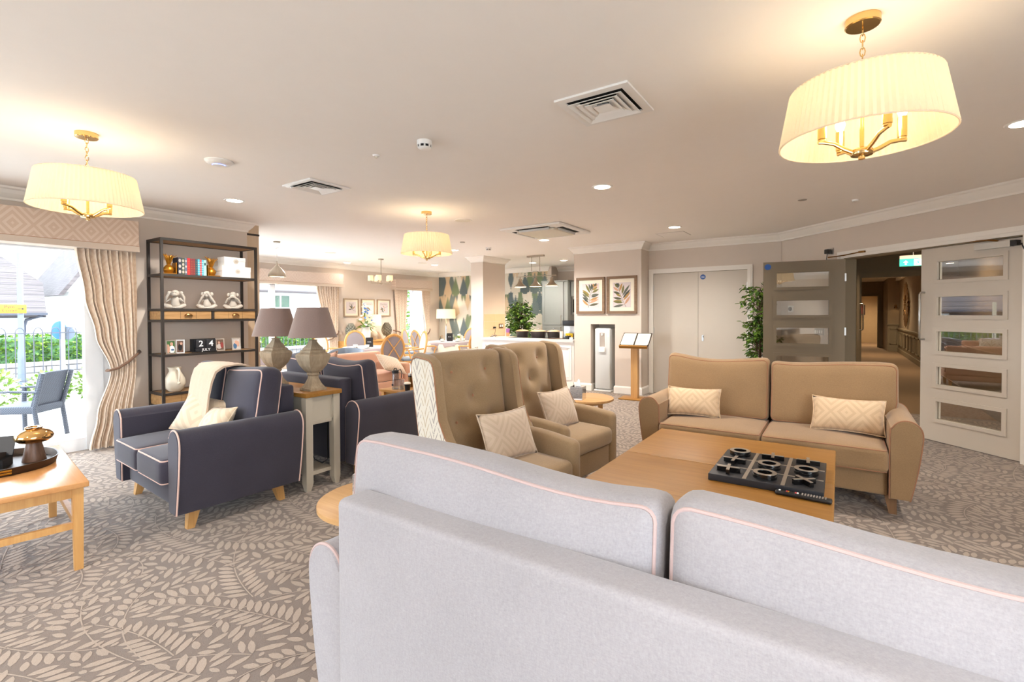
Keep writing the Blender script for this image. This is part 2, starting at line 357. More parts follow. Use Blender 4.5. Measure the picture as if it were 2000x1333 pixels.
def spot(loc, energy, col=(1, .95, .88), size=150, blend=.7, r=.06):
    l = bpy.data.lights.new('downlight_beam', 'SPOT'); l.energy = energy; l.color = col; l.spot_size = R(size); l.spot_blend = blend; l.shadow_soft_size = r
    return l
# ================================================================ room shell
CEIL = 2.6
def sweep(path, prof, closed=False):
    n = len(path); rs = []
    for i in range(n):
        p = Vector(path[i]); a = Vector(path[(i-1) % n]) if (closed or i) else None; b = Vector(path[(i+1) % n]) if (closed or i < n-1) else None
        d1 = (p-a).normalized() if a is not None else None; d2 = (b-p).normalized() if b is not None else None
        n1 = Vector((d1.y, -d1.x)) if d1 else None; n2 = Vector((d2.y, -d2.x)) if d2 else None
        if n1 is None: m = n2
        elif n2 is None: m = n1
        else: m = (n1+n2)/(1+n1.dot(n2)) if abs(1+n1.dot(n2)) > 1e-3 else n1
        rs.append([(p.x+m.x*o, p.y+m.y*o, z) for o, z in prof])
    return MB().rings(rs, True, True, None, closed)
CROWN = [(0, CEIL-.12), (.012, CEIL-.12), (.014, CEIL-.10), (.028, CEIL-.085), (.05, CEIL-.06), (.07, CEIL-.028), (.09, CEIL-.018), (.10, CEIL-.001), (0, CEIL-.001)]
BASE = [(0, .001), (.018, .001), (.018, .105), (.012, .118), (.006, .13), (0, .13)]
A45 = Vector((-.74, 8.43)); E45 = Vector((.70711, -.70711)); N45 = Vector((.70711, .70711))   # wall with the glazed doors; N45 points into the corridor
def w45(s, d=0): p = A45+E45*s+N45*d; return (p.x, p.y)
FLOOR = struct('floor', MB().box(-6.72, 2.9, -3.5, 3.12, -.2, 0).box(-5.7, 2.9, 3.12, 8.1, -.2, 0).box(-2.9, 2.9, 8.1, 8.6, -.2, 0), 'carpet_ground')
struct('floor', MB().box(-10.2, -5.7, 3.12, 8.1, -.2, 0).box(-10.2, -2.9, 8.1, 11.5, -.2, 0), 'vinyl_floor')
plain('corridor_carpet', (132, 108, 84), .95, var=.08, vs=80)
struct('floor', MB().box(-.8, 3.0, 8.6, 29, -.2, -.002), 'corridor_carpet')
struct('ceiling', MB().box(-6.72, 2.9, -3.5, 3.12, CEIL, 2.95).box(-10.2, 3.0, 3.12, 29, CEIL, 2.95), 'ceiling_paint')
WX = -6.47
struct('wall_left', MB().box(WX-.25, WX, 1.95, 3.37, 0, CEIL).box(WX-.25, WX, -2.6, 1.95, 2.16, CEIL).box(WX-.25, WX, -3.3, -2.6, 0, CEIL), 'wall_paint')
struct('wall_return', MB().box(-10.2, -9.6, 3.12, 3.37, 0, CEIL).box(-7.2, WX-.25, 3.12, 3.37, 0, CEIL).box(-9.6, -7.2, 3.12, 3.37, 2.14, CEIL), 'wall_paint')
DX = -9.95
struct('wall_dining', MB().box(DX-.25, DX, 3.37, 4.1, 0, CEIL).box(DX-.25, DX, 4.1, 7.05, 2.14, CEIL).box(DX-.25, DX, 7.05, 9.2, 0, CEIL).box(DX-.25, DX, 9.2, 10.25, 2.14, CEIL).box(DX-.25, DX, 10.25, 10.85, 0, CEIL), 'wall_paint')
struct('wall_far', MB().box(DX-.25, -6.2, 10.85, 11.1, 0, CEIL), 'fern_wallpaper')
struct('wall_kitchen', MB().box(-6.45, -3.85, 11.2, 11.4, 0, CEIL).box(-6.2, -6.1, 10.85, 11.2, 2.2, CEIL), 'wall_paint')
pw = MB().box(-4.05, -3.72, 8.05, 8.5, 0, CEIL).box(-3.72, -3.26, 8.05, 8.5, 1.2, CEIL).box(-3.26, -2.79, 8.05, 8.5, 0, CEIL).box(-4.05, -3.85, 8.5, 11.2, 0, CEIL).box(-3.72, -3.26, 8.42, 8.5, 0, 1.2)
struct('wall_pictures', pw, 'wall_paint')
struct('wall_back', MB().box(-2.79, -2.70, 8.42, 8.55, 0, CEIL).box(-2.70, -1.21, 8.42, 8.55, 2.08, CEIL).box(-1.21, -.74, 8.42, 8.55, 0, CEIL).box(-2.79, -.74, 8.7, 8.75, 0, CEIL), 'wall_paint')
LJ = (1.384-.04)/.70711; S0 = (Vector((.036, 7.65))-A45).length; S1 = (Vector((1.388, 6.298))-A45).length
def wall45(s0, s1, z0, z1, d0=0, d1=.16, mb=None):
    q = [w45(s0, d0), w45(s1, d0), w45(s1, d1), w45(s0, d1)]; mb = mb or MB()
    return mb.prism(q, z0, z1)
m = wall45(0, S0, 0, CEIL); wall45(S0, S1, 2.10, CEIL, mb=m); wall45(S1, 4.75, 0, CEIL, mb=m)
struct('wall_doors', m, 'wall_paint')
struct('wall_right', MB().box(2.6, 2.8, -3.3, -2.8, 0, CEIL).box(2.6, 2.8, 1.2, 5.1, 0, CEIL).box(2.6, 2.8, -2.8, 1.2, 0, .2).box(2.6, 2.8, -2.8, 1.2, 2.3, CEIL), 'wall_paint')
struct('wall_behind', MB().box(-6.72, -5.5, -3.5, -3.3, 0, CEIL).box(-2.7, 2.8, -3.5, -3.3, 0, CEIL).box(-5.5, -2.7, -3.5, -3.3, 0, .15).box(-5.5, -2.7, -3.5, -3.3, 2.35, CEIL), 'wall_paint')
struct('wall_column', MB().box(-6.51, -6.19, 8.1, 8.9, 0, CEIL), 'wall_paint', label='square painted column at the kitchen counter')
path = [(WX, -3.3), (WX, 3.37), (DX, 3.37), (DX, 10.85), (-6.2, 10.85), (-6.2, 11.2), (-4.05, 11.2), (-4.05, 8.05), (-2.79, 8.05), (-2.79, 8.42), (-.745, 8.42), (2.6, 5.09), (2.6, -3.3)]
struct('trim_1', sweep(path, CROWN, True), 'white_trim', smooth=False)
struct('trim_2', sweep([(-6.51, 8.1), (-6.19, 8.1), (-6.19, 8.9), (-6.51, 8.9)], CROWN, True), 'white_trim')
for nm, p in (('left', [(WX, 1.98), (WX, 3.37), (-7.2, 3.37)]), ('dining', [(DX, 7.1), (DX, 9.15)]), ('pictures', [(-4.05, 8.05), (-3.72, 8.05), (-3.72, 8.42)]),
              ('niche', [(-3.26, 8.42), (-3.26, 8.05), (-2.79, 8.05), (-2.79, 8.42), (-2.78, 8.42)]), ('back', [(-1.13, 8.42), (-.745, 8.42), w45(S0-.08)]), ('right', [w45(S1+.09), (2.6, 5.09), (2.6, -3.3)]), ('column', [(-6.51, 8.1), (-6.19, 8.1)])):
    struct('baseboard_'+nm, sweep(p, BASE), 'white_trim')
# timber panel closing the end of the window wall
tp = struct('trim_3', MB().box(-6.66, -6.53, 3.372, 3.56, 0, CEIL-.001), 'light_oak_panel'); MB().box(-6.665, -6.525, 3.373, 3.565, 2.455, 2.48).build('black_band', 'black_iron', tp)  # black band across the panel near its top
# ---------------------------------------------------------------- windows
def glazing(name, X, y0, y1, z1, mull, f=.085, xo=.0):
    w = MB(); x0, x1 = X-.10, X-.03
    w.box(x0, x1, y0, y1, 0, f+.03).box(x0, x1, y0, y1, z1-f, z1).box(x0, x1, y0, y0+f, 0, z1).box(x0, x1, y1-f, y1, 0, z1)
    for y in mull: w.box(x0, x1, y-f/2, y+f/2, 0, z1)
    o = struct(name, w, 'white_upvc')
    ed = [y0+f]+[y for y in mull]+[y1-f]
    for a, b in zip(ed, ed[1:]): MB().box(X-.072, X-.066, a, b, f, z1-f).build('pane', 'window_glass', o)
    return o
glazing('window_1', WX, -2.6, 1.95, 2.16, [-1.1, .35], .10)
MB().box(WX-.105, WX-.02, 1.70, 1.85, 0, 2.1).build('sash_stile', 'white_upvc', bpy.data.objects['window_1'])
glazing('window_2', DX, 4.1, 7.05, 2.14, [5.72], .11)
glazing('window_3', DX, 9.2, 10.25, 2.14, [9.8], .07)
w = MB().box(-5.5, -2.7, -3.42, -3.36, .15, .24).box(-5.5, -2.7, -3.42, -3.36, 2.26, 2.35)
for x in (-5.5, -4.15, -2.79): w.box(x, x+.09, -3.42, -3.36, .15, 2.35)
w4 = struct('window_4', w, 'white_upvc')
for x in (-5.41, -4.06): MB().box(x, x+1.27, -3.395, -3.389, .24, 2.26).build('pane', 'window_glass', w4)
w = MB().box(-9.6, -7.2, 3.2, 3.27, 0, .11).box(-9.6, -7.2, 3.2, 3.27, 2.05, 2.14)
for x in (-9.6, -8.44, -7.29): w.box(x, x+.09, 3.2, 3.27, 0, 2.14)
w5 = struct('window_added_5', w, 'white_upvc')  # out of view, added to bring more daylight into the dining room
for x in (-9.51, -8.35): MB().box(x, x+1.06, 3.232, 3.238, .11, 2.05).build('pane', 'window_glass', w5)
w = MB().box(2.66, 2.72, -2.8, 1.2, .2, .29).box(2.66, 2.72, -2.8, 1.2, 2.21, 2.3)
for y in (-2.8, -.85, 1.11): w.box(2.66, 2.72, y, y+.09, .2, 2.3)
w6 = struct('window_added_6', w, 'white_upvc')  # out of view, added to brighten the lounge from the right
for y in (-2.71, -.76): MB().box(2.687, 2.693, y, y+1.87, .29, 2.21).build('pane', 'window_glass', w6)
# ---------------------------------------------------------------- double cupboard doors
ARCH = [(0, 0), (.018, 0), (.024, .03), (.018, .06), (.010, .075), (0, .075)]
def architrave(name, x0, x1, z1, Y):
    m = MB().box(x0-.075, x0, Y-.022, Y, 0, z1+.075).box(x1, x1+.075, Y-.022, Y, 0, z1+.075).box(x0, x1, Y-.022, Y, z1, z1+.075)
    m.box(x0-.05, x0-.03, Y-.03, Y, 0, z1+.03).box(x1+.03, x1+.05, Y-.03, Y, 0, z1+.03).box(x0-.05, x1+.05, Y-.03, Y, z1+.03, z1+.05)
    return struct(name, m, 'white_trim')
architrave('trim_4', -2.70, -1.21, 2.08, 8.419)
for i, (x0, x1, hx) in enumerate(((-2.697, -1.957, -2.697), (-1.953, -1.213, -1.213))):
    d = struct('door_%d' % (i+1), MB().box(x0, x1, 8.43, 8.47, .008, 2.077), 'white_door', label=['plain white cupboard door leaf hinged beside the picture wall', 'plain white cupboard door leaf with blue round sticker'][i])
    for z in (.25, 1.05, 1.78): MB().box(hx-.007, hx+.007, 8.418, 8.432, z, z+.1).build('hinge', 'steel', d)
    if i == 1:
        MB().lathe([(.042, 0), (.042, .003)], 20, m=Matrix.Translation((-1.88, 8.43, 1.99)) @ Matrix.Rotation(R(90), 4, 'X')).build('sticker', 'blue_sign', d)
        for k in range(3): MB().box(-1.905, -1.855, 8.4255, 8.427, 1.975+k*.012, 1.979+k*.012).build('sticker_line', 'white_ink', d)
        MB().box(-1.895, -1.865, 8.42, 8.43, .93, 1.03).build('lock_plate', 'steel', d); MB().lathe([(.012, 0), (.012, .03)], 12, m=Matrix.Translation((-1.88, 8.42, 1.0)) @ Matrix.Rotation(R(90), 4, 'X')).build('key_turn', 'steel', d)
# ---------------------------------------------------------------- glazed corridor doors
PZ = [(1.727, 1.945), (1.349, 1.569), (.967, 1.203), (.607, .825), (.237, .451)]
def glazed_door(name, origin, ang, wd, front, back, label, mir=False):
    m = MB(); t = .022
    zs = [.008]+[z for a, b in sorted(PZ) for z in (a, b)]+[2.085]
    m.box(0, .165, -t, t, .008, 2.085).box(.79, wd, -t, t, .008, 2.085)
    for k in range(0, len(zs), 2): m.box(.165, .79, -t, t, zs[k], zs[k+1])
    d = m.build(name, front, None, False); d['kind'] = 'structure'; d['label'] = label
    d.location = (origin[0], origin[1], 0); d.rotation_euler = (0, 0, ang)
    for a, b in PZ:
        MB().box(.165, .79, -.004, .004, a, b).build('pane', 'door_glass', d, False)
        bd = MB()
        for y0, y1 in ((-t-.012, -.006), (.006, t+.012)):
            bd.box(.14, .178, y0, y1, a-.025, b+.025).box(.777, .815, y0, y1, a-.025, b+.025).box(.178, .777, y0, y1, a-.025, a+.012).box(.178, .777, y0, y1, b-.012, b+.025)
        bd.build('glazing_bead', front, d, False)
    for z in (.25, 1.1, 1.8): MB().box(-.01, .008, -.012, .03, z, z+.1).build('hinge', 'steel', d, False)
    return d
ang = math.atan2(.70711, -.70711)   # leaf runs from the hinge back along the wall
d3 = glazed_door('door_3', (1.388+.04, 6.298+.03), ang, .95, 'white_door', 'olive_paint', 'closed white door leaf with five glass panes and steel pull handle')
MB().tube([(.915, .022, 1.61), (.915, .07, 1.61), (.915, .085, 1.59), (.915, .085, 1.12), (.915, .07, 1.10), (.915, .022, 1.10)], .011, 10).build('pull_handle', 'steel', d3)
MB().box(.10, .40, .022, .075, 2.005, 2.065).build('door_closer', 'steel', d3, False); MB().box(.05, .10, .022, .07, 2.01, 2.06).build('closer_end', 'black_plastic', d3, False)
MB().tube([(.2, .06, 2.07), (.26, .10, 2.085), (.45, .045, 2.10)], .008, 6).build('closer_arm', 'antique_brass', d3); MB().tube([(.06, .05, 2.02), (.015, .06, 2.02), (.0, .06, 1.98), (-.01, .05, 1.9), (-.03, .03, 1.85)], .009, 8).build('closer_cable', 'black_plastic', d3)
d4 = glazed_door('door_4', (.052, 7.622), math.atan2(-.112, -.934), .94, 'olive_paint', 'white_door', 'open olive grey door leaf with five glass panes before the leafy tree')
MB().lathe([(.04, 0), (.04, .003)], 20, m=Matrix.Translation((.885, .0225, 2.02)) @ Matrix.Rotation(R(-90), 4, 'X')).build('sticker', 'blue_sign', d4)
MB().box(.83, .90, .022, .024, 1.12, 1.62).build('push_plate', 'olive_paint', d4, False)
m = MB()
for s0, s1, z0, z1 in ((S0-.085, S0, 0, 2.185), (S1, S1+.085, 0, 2.185), (S0, S1, 2.10, 2.185)): wall45(s0, s1, z0, z1, -.02, 0, m)
for s0, s1, z0, z1 in ((S0-.06, S0-.035, 0, 2.16), (S1+.035, S1+.06, 0, 2.16), (S0-.035, S1+.035, 2.135, 2.16)): wall45(s0, s1, z0, z1, -.032, -.018, m)
struct('trim_5', m, 'white_trim')
m = MB(); wall45(S0, S0+.02, 0, 2.10, 0, .17, m); wall45(S1-.02, S1, 0, 2.10, .07, .17, m); wall45(S0, S1, 2.088, 2.10, 0.0, .17, m); struct('trim_6', m, 'olive_paint')
# ---------------------------------------------------------------- corridor beyond the doors
plain('corridor_paper', (150, 132, 110), .85, var=.14, vs=70); plain('wainscot', (134, 122, 102), .5, var=.02)
CR = 1.72
def cwall(name, mb, mat): return struct(name, mb, mat)
cwall('wall_lobby', MB().box(-.12, .02, 7.95, 11.5, 0, CEIL).box(-.12, .30, 11.5, 11.62, 0, CEIL).box(.30, CR, 11.5, 11.62, 2.08, CEIL).box(-.8, -.12, 8.75, 8.9, 0, CEIL), 'olive_paint')
cwall('wall_corridor_right', MB().box(CR, CR+.15, 6.6, 21.8, 0, CEIL).box(1.40, CR+.15, 21.8, 21.95, 0, CEIL).box(1.40, 1.5, 21.95, 24, 0, CEIL).box(1.3, 1.5, 24.0, 24.1, 0, CEIL).box(1.40, 1.5, 24.1, 28, 0, CEIL), 'corridor_paper')
cwall('wall_corridor_left', MB().box(.10, .22, 11.62, 28, 0, CEIL).box(.22, 1.3, 24, 24.1, 2.06, CEIL), 'corridor_paper')
plain('end_paper', (176, 152, 120), .85); cwall('wall_corridor_end', MB().box(.1, 1.5, 27.5, 27.6, 0, CEIL), 'end_paper')
wn = MB()
ws = struct('trim_7', MB().box(CR-.03, CR-.001, 8, 21.8, 0, .80).box(CR-.06, CR-.001, 8, 21.8, .80, .845).box(1.41, CR-.03, 21.75, 21.799, 0, .93).box(1.38, CR-.02, 21.72, 21.799, .93, .97).box(CR-.045, CR-.03, 8, 21.8, 0, .14), 'wainscot')
for k in range(12):
    y = 12.4+k*.78; f = MB()
    for a, b, c, d in ((y, y+.6, .24, .27), (y, y+.6, .67, .70), (y, y+.03, .24, .70), (y+.57, y+.6, .24, .70)): f.box(CR-.048, CR-.03, a, b, c, d)
    f.build('panel_moulding', 'wainscot', ws, False)
f = MB()
for a, b, c, d in ((1.46, 1.66, .25, .28), (1.46, 1.66, .78, .81), (1.46, 1.49, .25, .81), (1.63, 1.66, .25, .81)): f.box(a, b, 21.73, 21.75, c, d)
f.build('panel_moulding', 'wainscot', ws, False)
struct('trim_8', sweep([(.22, 11.62), (CR, 11.62)][::-1], CROWN).box(CR-.1, CR, 11.62, 21.8, CEIL-.1, CEIL-.001), 'ceiling_paint')
d5 = struct('door_5', MB().box(.24, .285, 10.6, 11.48, .01, 2.05), 'olive_paint', label='dark corridor door leaf held open with steel handle'); MB().tube([(.285, 10.68, 1.55), (.33, 10.68, 1.55), (.34, 10.68, 1.53), (.34, 10.68, 1.1), (.33, 10.68, 1.08), (.285, 10.68, 1.08)], .011, 8).build('pull_handle', 'steel', d5)
t9 = struct('trim_9', MB().box(.22, .34, 11.44, 11.5, 0, 2.16).box(.34, CR, 11.44, 11.5, 2.05, 2.16).box(.22, .30, 23.9, 24, 0, 2.1).box(1.22, 1.32, 23.9, 24, 0, 2.1).box(.3, 1.22, 23.9, 24, 2.02, 2.1), 'olive_paint')
o = thing('sunburst_mirror', 'round gold sunburst mirror on the corridor wall', 'mirror', (CR-.035, 19.2, 1.62))
MB().lathe([(.30, -.01), (.32, .0), (.30, .012)], 28, m=Matrix.Rotation(R(-90), 4, 'Y')).build('mirror_glass', 'mirror', o)
for k in range(28):
    a = 2*PI*k/28; r1 = .66 if k % 2 else .70; m = MB(); q = Matrix.Rotation(a, 4, 'X')
    m.frustum((-.012, 0, .30), (.008, .030), (-.012, 0, r1), (.006, .045)); m.v = [tuple(q @ Vector(p)) for p in m.v]; m.build('ray', 'antique_brass', o)
o = thing('exit_sign', 'green running man exit sign hanging in the corridor lobby', 'sign', (.945, 10.0, 2.13)); o.scale = (.78, .78, .78)
MB().box(-.20, .24, -.02, .02, .15, .22).build('housing', 'white_plastic', o, False); MB().box(-.20, .24, -.012, .012, 0, .15).build('panel', 'exit_green', o, False)
MB().prism([(-.115, .03), (-.085, .03), (-.085, .075), (-.06, .075), (-.10, .12), (-.14, .075), (-.115, .075)], -.016, -.012, 1).build('arrow', 'exit_white', o, False)
MB().box(.03, .15, -.015, -.012, .012, .138).build('doorway_mark', 'exit_white', o, False)
MB().prism([(.06, .03), (.075, .03), (.09, .06), (.105, .045), (.12, .05), (.105, .07), (.10, .09), (.12, .08), (.125, .088), (.10, .105), (.08, .10), (.065, .085), (.07, .08), (.085, .09), (.085, .07)], -.019, -.015, 1).build('running_man', 'exit_green', o, False)
MB().lathe([(.011, 0), (.011, .003)], 12, m=Matrix.Translation((.108, -.015, .117)) @ Matrix.Rotation(R(90), 4, 'X')).build('running_man_head', 'exit_green', o)
MB().tube([(.02, 0, .22), (.02, 0, .60)], .008, 6).build('hanger', 'white_plastic', o)
o = thing('wall_sconce', 'small brass wall light glowing at the corridor corner', 'wall light', (1.62, 21.76, 1.62))
MB().lathe([(.04, 0), (.04, .02)], 12, m=Matrix.Rotation(R(90), 4, 'X')).build('back_plate', 'antique_brass', o); MB().lathe([(.03, -.02), (.055, -.09), (.05, -.09), (.025, -.02)], 14, c=(0, -.09, 0)).build('shade', 'antique_brass', o); MB().tube([(0, 0, 0), (0, -.09, 0)], .012, 6).build('arm', 'antique_brass', o)
MB().lathe([(.0, -.085), (.025, -.07), (.02, -.04), (0, -.03)], 10, c=(0, -.09, 0)).build('bulb', 'bulb_glow', o)
for (x, z, w_, h_) in ((.55, 1.55, .26, .4), (.85, 1.5, .2, .45)):
    o = thing('corridor_picture', 'dark framed picture %s on the far corridor end wall' % ('left' if x < .7 else 'right'), 'picture', (x, 27.49, z), 0, 'corridor pictures'); MB().box(-w_/2, w_/2, -.03, 0, -h_/2, h_/2).build('frame', 'black_iron', o, False); MB().box(-w_/2+.04, w_/2-.04, -.034, -.03, -h_/2+.04, h_/2-.04).build('print', 'photo_red', o, False)
for y, e in ((9.4, 45), (14.5, 70), (19.5, 90), (25.6, 130)):
    o = thing('corridor_light', 'recessed corridor ceiling light %s' % {9.4: 'just inside the glazed doors', 14.5: 'beyond the second doorway', 19.5: 'near the sunburst mirror', 25.6: 'at the far corridor end'}[y], 'light', (.95, y, CEIL), 0, 'corridor lights')
    MB().lathe([(.11, -.012), (.13, 0), (.13, .002)], 20).build('rim', 'white_plastic', o); MB().lathe([(.10, -.013), (.10, -.012)], 20).build('diffuser', 'downlight_glow', o)
    l = spot(None, e, (1, .78, .5), 150); lo = bpy.data.objects.new('corridor_light_beam', l); COL.objects.link(lo); lo.parent = o; lo.location = (0, 0, -.03)
# ---------------------------------------------------------------- kitchen counter and units
o = thing('kitchen_counter', 'white panelled kitchen counter with pale stone top beside the column', 'counter', (-5.12, 8.05, 0))
MB().box(-1.055, 1.065, 0, .1, .0, .86).build('front_panel', 'counter_white', o, False); MB().box(-1.06, 1.066, -.045, .72, .86, .905).build('worktop', 'counter_stone', o, False)
for x0, x1 in ((-1.0, -.06), (.06, 1.02)):
    f = MB()
    for a, b, c, d, t in ((x0, x1, .16, .20, .022), (x0, x1, .76, .80, .022), (x0, x0+.04, .2, .76, .022), (x1-.04, x1, .2, .76, .022), (x0+.05, x1-.05, .21, .225, .012), (x0+.05, x1-.05, .735, .75, .012), (x0+.05, x0+.065, .225, .735, .012), (x1-.065, x1-.05, .225, .735, .012)): f.box(a, b, -t, 0, c, d)
    f.build('panel_moulding', 'counter_white', o, False)
MB().box(-1.05, 1.06, -.02, 0, 0, .13).build('plinth', 'white_trim', o, False)
MB().box(-.55, .95, .22, .62, .905, .912).build('hob_glass', 'lacquer_black', o, False)
# splash tiles on the column face
col = bpy.data.objects['wall_column']
for r in range(3):
    for c in range(2):
        MB().box(-6.188, -6.178, 8.115+c*.385, 8.115+c*.385+.38, .91+r*.16, .91+r*.16+.156).build('tile', 'tile_beige', col, False)
o = thing('power_socket', 'brass double wall socket on the tiled column face', 'socket', (-6.178, 8.72, 1.13)); MB().box(0, .012, -.075, .075, -.045, .045).build('plate', 'antique_brass', o, False)
for y in (-.035, .035): MB().box(.012, .016, y-.022, y+.022, -.025, .025).build('outlet', 'white_plastic', o, False)
o = thing('charger_plug', 'black plug with cable on the tiled column by the socket', 'plug', (-6.176, 8.45, 1.10)); MB().rbox(.05, .05, .035, .008, (.028, 0, 0), n=1).build('body', 'black_plastic', o); MB().tube([(.05, 0, -.02), (.06, -.03, -.1), (.05, -.05, -.185)], .004, 6).build('cable', 'black_plastic', o)
def shaker(mb_par, x0, x1, z0, z1, y, mat, handle=None):
    d = MB().box(x0, x1, y, y+.02, z0, z1).build('door', mat, mb_par, False); f = MB(); w_ = .07
    for a, b, c, e in ((x0, x1, z0, z0+w_), (x0, x1, z1-w_, z1), (x0, x0+w_, z0+w_, z1-w_), (x1-w_, x1, z0+w_, z1-w_)): f.box(a, b, y-.008, y, c, e)
    f.build('door_frame', mat, d, False)
    if handle: MB().tube([(handle[0], y-.008, handle[1]), (handle[0], y-.04, handle[1]), (handle[0], y-.04, handle[2]), (handle[0], y-.008, handle[2])], .007, 6).build('handle', 'nickel', d)
o = thing('tall_cabinet', 'tall grey shaker cabinet against the kitchen back wall', 'cabinet', (-5.92, 10.6, 0))
MB().box(-.31, .40, .02, .62, .0, 2.18).build('carcass', 'cabinet_grey', o, False); MB().box(-.33, .42, -.01, .62, 2.18, 2.21).build('cornice', 'cabinet_grey', o, False)
shaker(o, -.305, .29, 1.11, 2.17, 0, 'cabinet_grey', (.235, 1.13, 1.34)); shaker(o, -.305, .29, .1, 1.10, 0, 'cabinet_grey', (.235, .85, 1.06))
o = thing('oven_cabinet', 'grey wall cabinet with built in dark glass oven beside the picture wall', 'cabinet', (-4.76, 10.75, 0))
MB().box(-.74, .69, .03, .44, 1.80, 2.18).build('carcass', 'cabinet_grey', o, False); shaker(o, -.735, -.03, 1.82, 2.17, .01, 'cabinet_grey'); shaker(o, -.02, .685, 1.82, 2.17, .01, 'cabinet_grey')
MB().box(-.74, .69, .05, .44, 1.36, 1.80).build('oven_body', 'steel', o, False); MB().box(-.70, .65, .03, .05, 1.42, 1.74).build('oven_door', 'oven_glass', o, False)
MB().tube([(-.6, .03, 1.72), (-.6, 0, 1.72), (.5, 0, 1.72), (.5, .03, 1.72)], .008, 6).build('oven_handle', 'nickel', o)
o = thing('back_counter', 'low grey kitchen base unit with pale worktop at the back', 'counter', (-4.76, 10.6, 0)); MB().box(-.74, .69, .02, .59, 0, .86).build('carcass', 'cabinet_grey', o, False); MB().box(-.75, .70, -.02, .59, .86, .90).build('worktop', 'counter_stone', o, False); MB().box(-.74, .69, .57, .59, .90, 1.36).build('splashback', 'tile_beige', o, False)
# ================================================================ sofas
def crom(P, n=4):
    out = []
    for i in range(len(P)-1):
        p0, p1, p2, p3 = P[max(0, i-1)], P[i], P[i+1], P[min(len(P)-1, i+2)]
        for k in range(n):
            t = k/n; out.append(tuple(.5*(2*p1[j]+(p2[j]-p0[j])*t+(2*p0[j]-5*p1[j]+4*p2[j]-p3[j])*t*t+(3*p1[j]-p0[j]-3*p2[j]+p3[j])*t**3) for j in (0, 1)))
    return out+[P[-1]]
def sofa(name, label, Wd, fab, pip, loc, rz, legm='oak_leg', D=.88, group=None, sag=.02, up=0):
    tilt = 5 if up else -8; o = thing(name, label, 'sofa', loc, rz, group); hw = Wd/2; y0, y1 = -D/2, D/2
    MB().rbox(Wd-.36, D-.10, .22, .02, (0, -.0, .24), n=2).build('seat_base', fab, o)
    prof = [(.0, .13), (.0, .56), (.012, .615), (.045, .655), (.09, .668), (.135, .655), (.165, .62), (.175, .57), (.168, .48), (.15, .34), (.125, .20), (.11, .13)]
    prof = crom(prof)
    for sg in (-1, 1):
        xi = hw-.175; cx, cz = .085, .4; rs = []
        for y, k in ((y0, .90), (y0+.006, .96), (y0+.02, 1), (y0+.3, 1), (y1-.3, 1), (y1-.05, 1), (y1-.035, .96), (y1-.03, .90)):
            rs.append([(sg*(xi+cx+(px-cx)*(1-(1-k)*.8)), y, cz+(pz-cz)*(1-(1-k)*.25)) for px, pz in prof])
        MB().rings(rs).build('arm', fab, o)
        for yy in (y0+.008, y1-.04):
            MB().tube([(sg*(xi+cx+(px-cx)*1.0), yy, cz+(pz-cz)*1.0) for px, pz in prof], .0055, 6).build('arm_piping', pip, o)
    MB().rbox(Wd-.38, .12, .71, .022, (0, y1-.06, .495), n=3).build('back_frame', fab, o)
    MB().tube([(-hw+.27, y1-.0015, .84), (-hw+.27, y1-.0015, .15)], .0016, 5).build('back_seam', fab, o)
    cw = (Wd-.36)/2-.004
    for sg in (-1, 1):       # seat cushions
        def fs(p): return Vector((p.x, p.y, p.z+.022*(1-(p.x/(cw/2))**2)*(1-(p.y/.34)**2)*(1 if p.z > 0 else .2)))
        sx, sy, sz, r = cw, .68, .165, .035; c = (sg*(cw/2+.003), y0+.30, .385)
        s_ = MB().rbox(sx, sy, sz, r, c, n=6, fn=fs).build('seat_cushion', fab, o)
        for k in (-1, 1): MB().tube(seam(sx, sy, sz, r, 2, k, fs, c), .0048, 6, True).build('piping', pip, s_)
        bw = hw-.085; bh = .53+up                                  # back cushion, overhangs the arm
        def fb(p, sg=sg):
            u = p.x/(bw/2); v = p.z/(bh/2)
            y = p.y+(.045*(1-u*u)*(1-v*v) if p.y > 0 else -.03*(1-u*u)*(1-v*v))
            z = p.z+((.006 if up else .022)*(1-min(1, abs(p.y)/.085)**2) if v > .7 else 0)-(sag*(1-min(1, abs(u+sg*.25))**2) if v > 0 else 0)*max(0, v)+.012*math.sin(7*p.x+sg)*max(0, v)
            x = p.x*(1-.10*max(0, -v-.1)*(1 if u*sg > 0 else 0))
            q = Vector((x, y, z)); a = R(tilt); return Vector((q.x, q.y*math.cos(a)-q.z*math.sin(a), q.y*math.sin(a)+q.z*math.cos(a)))
        sx, sy, sz, r = bw-.004, .175, bh, .05; c = (sg*(bw/2+.003), y1-.255+(.045 if up else .0), .722)
        b_ = MB().rbox(sx, sy, sz, r, c, n=9, fn=fb).build('back_cushion', fab, o)
        for k in (-1, 1): MB().tube(seam(sx, sy, sz, r, 1, k, fb, c, 14), .0048, 6, True).build('piping', pip, b_)
    for sx in (-1, 1):
        for sy in (-1, 1): MB().frustum((sx*(hw-.15), sy*(D/2-.11)+(.0 if sy < 0 else -.03), 0), (.022, .022), (sx*(hw-.165), sy*(D/2-.14)+(.0 if sy < 0 else -.03), .14), (.036, .036)).build('leg', legm, o, False)
    return o
wood('dark_leg', (150, 108, 68), (110, 76, 46), 2, 1)
sofa('sofa', 'large pale grey sofa with pink piping seen from behind in the foreground', 2.24, 'grey_linen', 'rose_piping', (-.315, 1.34, 0), 180, 'oak_leg', sag=.028, up=.02)
sofa('sofa', 'tan two seat sofa with copper piping facing the oak table', 1.92, 'tan_wool', 'copper_piping', (-.50, 4.59, 0), 0, 'dark_leg', sag=.03)
